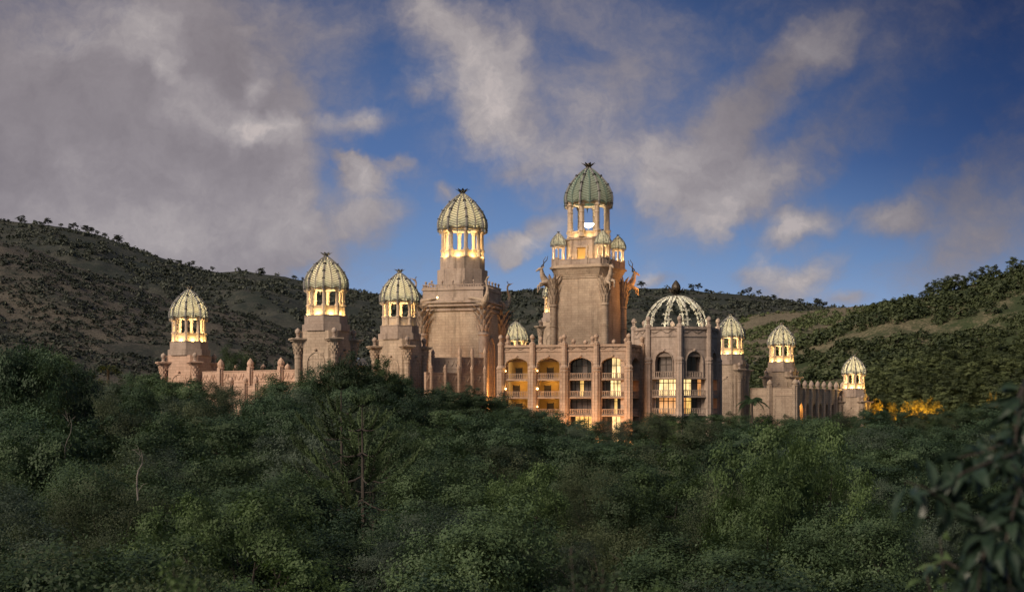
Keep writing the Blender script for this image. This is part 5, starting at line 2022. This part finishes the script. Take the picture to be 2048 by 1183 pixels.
def leafy_branch_tree(name, stems, label, cat, leafL, per_m, mat, seed, droop=.9, zroot=None):
    r = np.random.default_rng(seed)
    root = empty(name, (stems[0][0][0], stems[0][0][1], 0))
    o = np.array([stems[0][0][0], stems[0][0][1], 0])
    t = MB()
    V, T = [], []
    for st in stems:
        p = [np.array(q, float) - o for q in st]
        t.tube([tuple(q) for q in p], list(np.linspace(.012, .004, len(p))), 5)
        for a, b in zip(p[:-1], p[1:]):
            L = np.linalg.norm(b - a)
            d0 = unit(b - a)
            for k in range(max(1, int(L * per_m))):
                u = r.uniform(0, 1)
                c = a + (b - a) * u
                side = unit(np.cross(d0, r.normal(0, 1, 3)))
                d = unit(d0 * .35 + side * .9 + np.array([0, 0, -droop * r.uniform(.3, 1.2)]))
                lv = ovate(c + d * .03, d, r.normal(0, .5, 3) + np.array([0, -.2, .8]), leafL * r.uniform(.6, 1.2), leafL * .42 * r.uniform(.8, 1.15))
                V += lv
                T += [np.clip(r.uniform(0, 1), 0, 1)] * len(lv)
    t.build('trunk', M['bark'], root)
    link('crown', crown_mesh('crown', np.concatenate(V), T, mat), root)
    tag(root, label, cat)
    return root


def px3(lst, D):
    return [tuple(P(a, b, D + (c if len(q) > 2 else 0))) for q in lst for (a, b, c) in [(q[0], q[1], q[2] if len(q) > 2 else 0)]]


ND = 8.6
stems = [
    px3([(2010, 2600), (2008, 1700), (2004, 1240), (2012, 1000), (2050, 760, .4)], ND),
    px3([(2006, 1240), (1960, 1090, -.2), (1905, 1010, -.4), (1850, 975, -.5), (1812, 962, -.5)], ND),
    px3([(2040, 905), (1975, 925, -.3), (1925, 945, -.4), (1880, 985, -.4)], ND),
    px3([(2070, 860), (2010, 885, .1), (1960, 905, .2), (1915, 915, .2)], ND + .4),
    px3([(2012, 1000), (1985, 1050, -.4), (1965, 1120, -.5), (1955, 1180, -.5)], ND),
    px3([(2050, 950), (2030, 1010, -.5), (2010, 1090, -.6), (2020, 1170, -.6)], ND),
    px3([(2050, 760, .4), (2035, 800, .2), (2030, 850, .1), (2040, 930, .1)], ND + .5),
    px3([(2004, 1240), (1940, 1150, .1), (1890, 1120, .2), (1870, 1130, .2)], ND),
    px3([(2004, 1240), (1950, 1200, -.1), (1900, 1190, 0)], ND),
    px3([(2080, 780, .3), (2070, 900, .3), (2075, 1050, .2)], ND),
]
leafy_branch_tree('leafy_sapling', stems, 'soft close sapling with large drooping bluish leaves, before the bushy hillside', 'tree', .18, 46, M['leaf_near'], 4, .95)
stems = [px3([(1880, 2200), (1895, 1300), (1888, 1150), (1880, 1075)], 9.5), px3([(1895, 1300), (1860, 1180), (1850, 1130)], 9.4), px3([(1895, 1300), (1930, 1190), (1950, 1140)], 9.6)]
leafy_branch_tree('leafy_sapling', stems, 'low yellow-green leafy shoot below the large drooping leaves', 'plant', .15, 26, M['leaf_bright'], 6, .3)


def feathery(px, pt, D, wpx, seed, label, mat, n=26, dens=70, leaf=.075, name='feathery_shrub'):
    """Shrub of fine plumes: arching twigs set with small narrow leaves."""
    r = np.random.default_rng(seed)
    x, y, z = at_px(px, pt, D)
    zb = float(gz(math.hypot(x, y)))
    H = z - zb
    root = empty(name, (x, y, zb))
    t = MB()
    t.tube([(0, 0, -.3), (.05, 0, H * .45)], [.05, .03], 6)
    wd = wpx * D / F
    V, T = [], []
    for i in range(n):
        a = r.uniform(0, 6.28)
        rr = wd * math.sqrt(r.uniform(.02, 1))
        top = H * (1 - .35 * (rr / wd) ** 1.6) * r.uniform(.86, 1.0)
        tip = np.array([rr * math.cos(a), rr * math.sin(a), top])
        s0 = np.array([tip[0] * .15, tip[1] * .15, H * r.uniform(.25, .5)])
        mid = (s0 + tip) / 2 + np.array([tip[0] * -.12, tip[1] * -.12, H * .07])
        tube = [s0, mid, tip, tip + np.array([tip[0] * .12, tip[1] * .12, -.06 * H * .5])]
        t.tube([tuple(q) for q in tube], [.014, .009, .005, .002], 4)
        tone = r.uniform(.2, .8)
        for k in range(dens):
            u = r.uniform(.15, 3)
            j = min(2, int(u))
            c = tube[j] * (1 - (u - j)) + tube[j + 1] * (u - j) + r.normal(0, .05 + .03 * wd, 3)
            V.append(leaf_quads(c[None], unit(r.normal(0, 1, (1, 3))), leaf, r, .3, .2))
            T.append(np.clip(tone + r.normal(0, .15), 0, 1))
    t.build('trunk', M['bark'], root)
    link('crown', crown_mesh('crown', np.concatenate(V), T, mat), root)
    tag(root, label, 'shrub')


feathery(1175, 1030, 12, 150, 3, 'soft blurred feathery shrub close by, downhill from the lit balcony bays', M['leaf_mid'], 70, 110, .06)
feathery(365, 1075, 13, 110, 5, 'soft blurred yellow-green feathery shrub close by, below the pale dead stem', M['leaf_bright'], 60, 140)
feathery(1340, 1120, 12, 120, 7, 'low blurred green feathery shrub close by, beneath the bright light-leaved trees', M['leaf_bright'], 56, 130)
feathery(1960, 1090, 14, 110, 9, 'dark feathery shrub close behind the drooping leaves', M['leaf_dark'], 40, 100)
feathery(60, 1150, 13, 90, 12, 'pale-leaved low shrub close by in the lowest corner beneath the dark trees', M['leaf_grey'], 30, 40, .16)
feathery(760, 1150, 14, 100, 15, 'low blurred shrub close by below the broad tiered conifer', M['leaf_dark'], 34, 80)
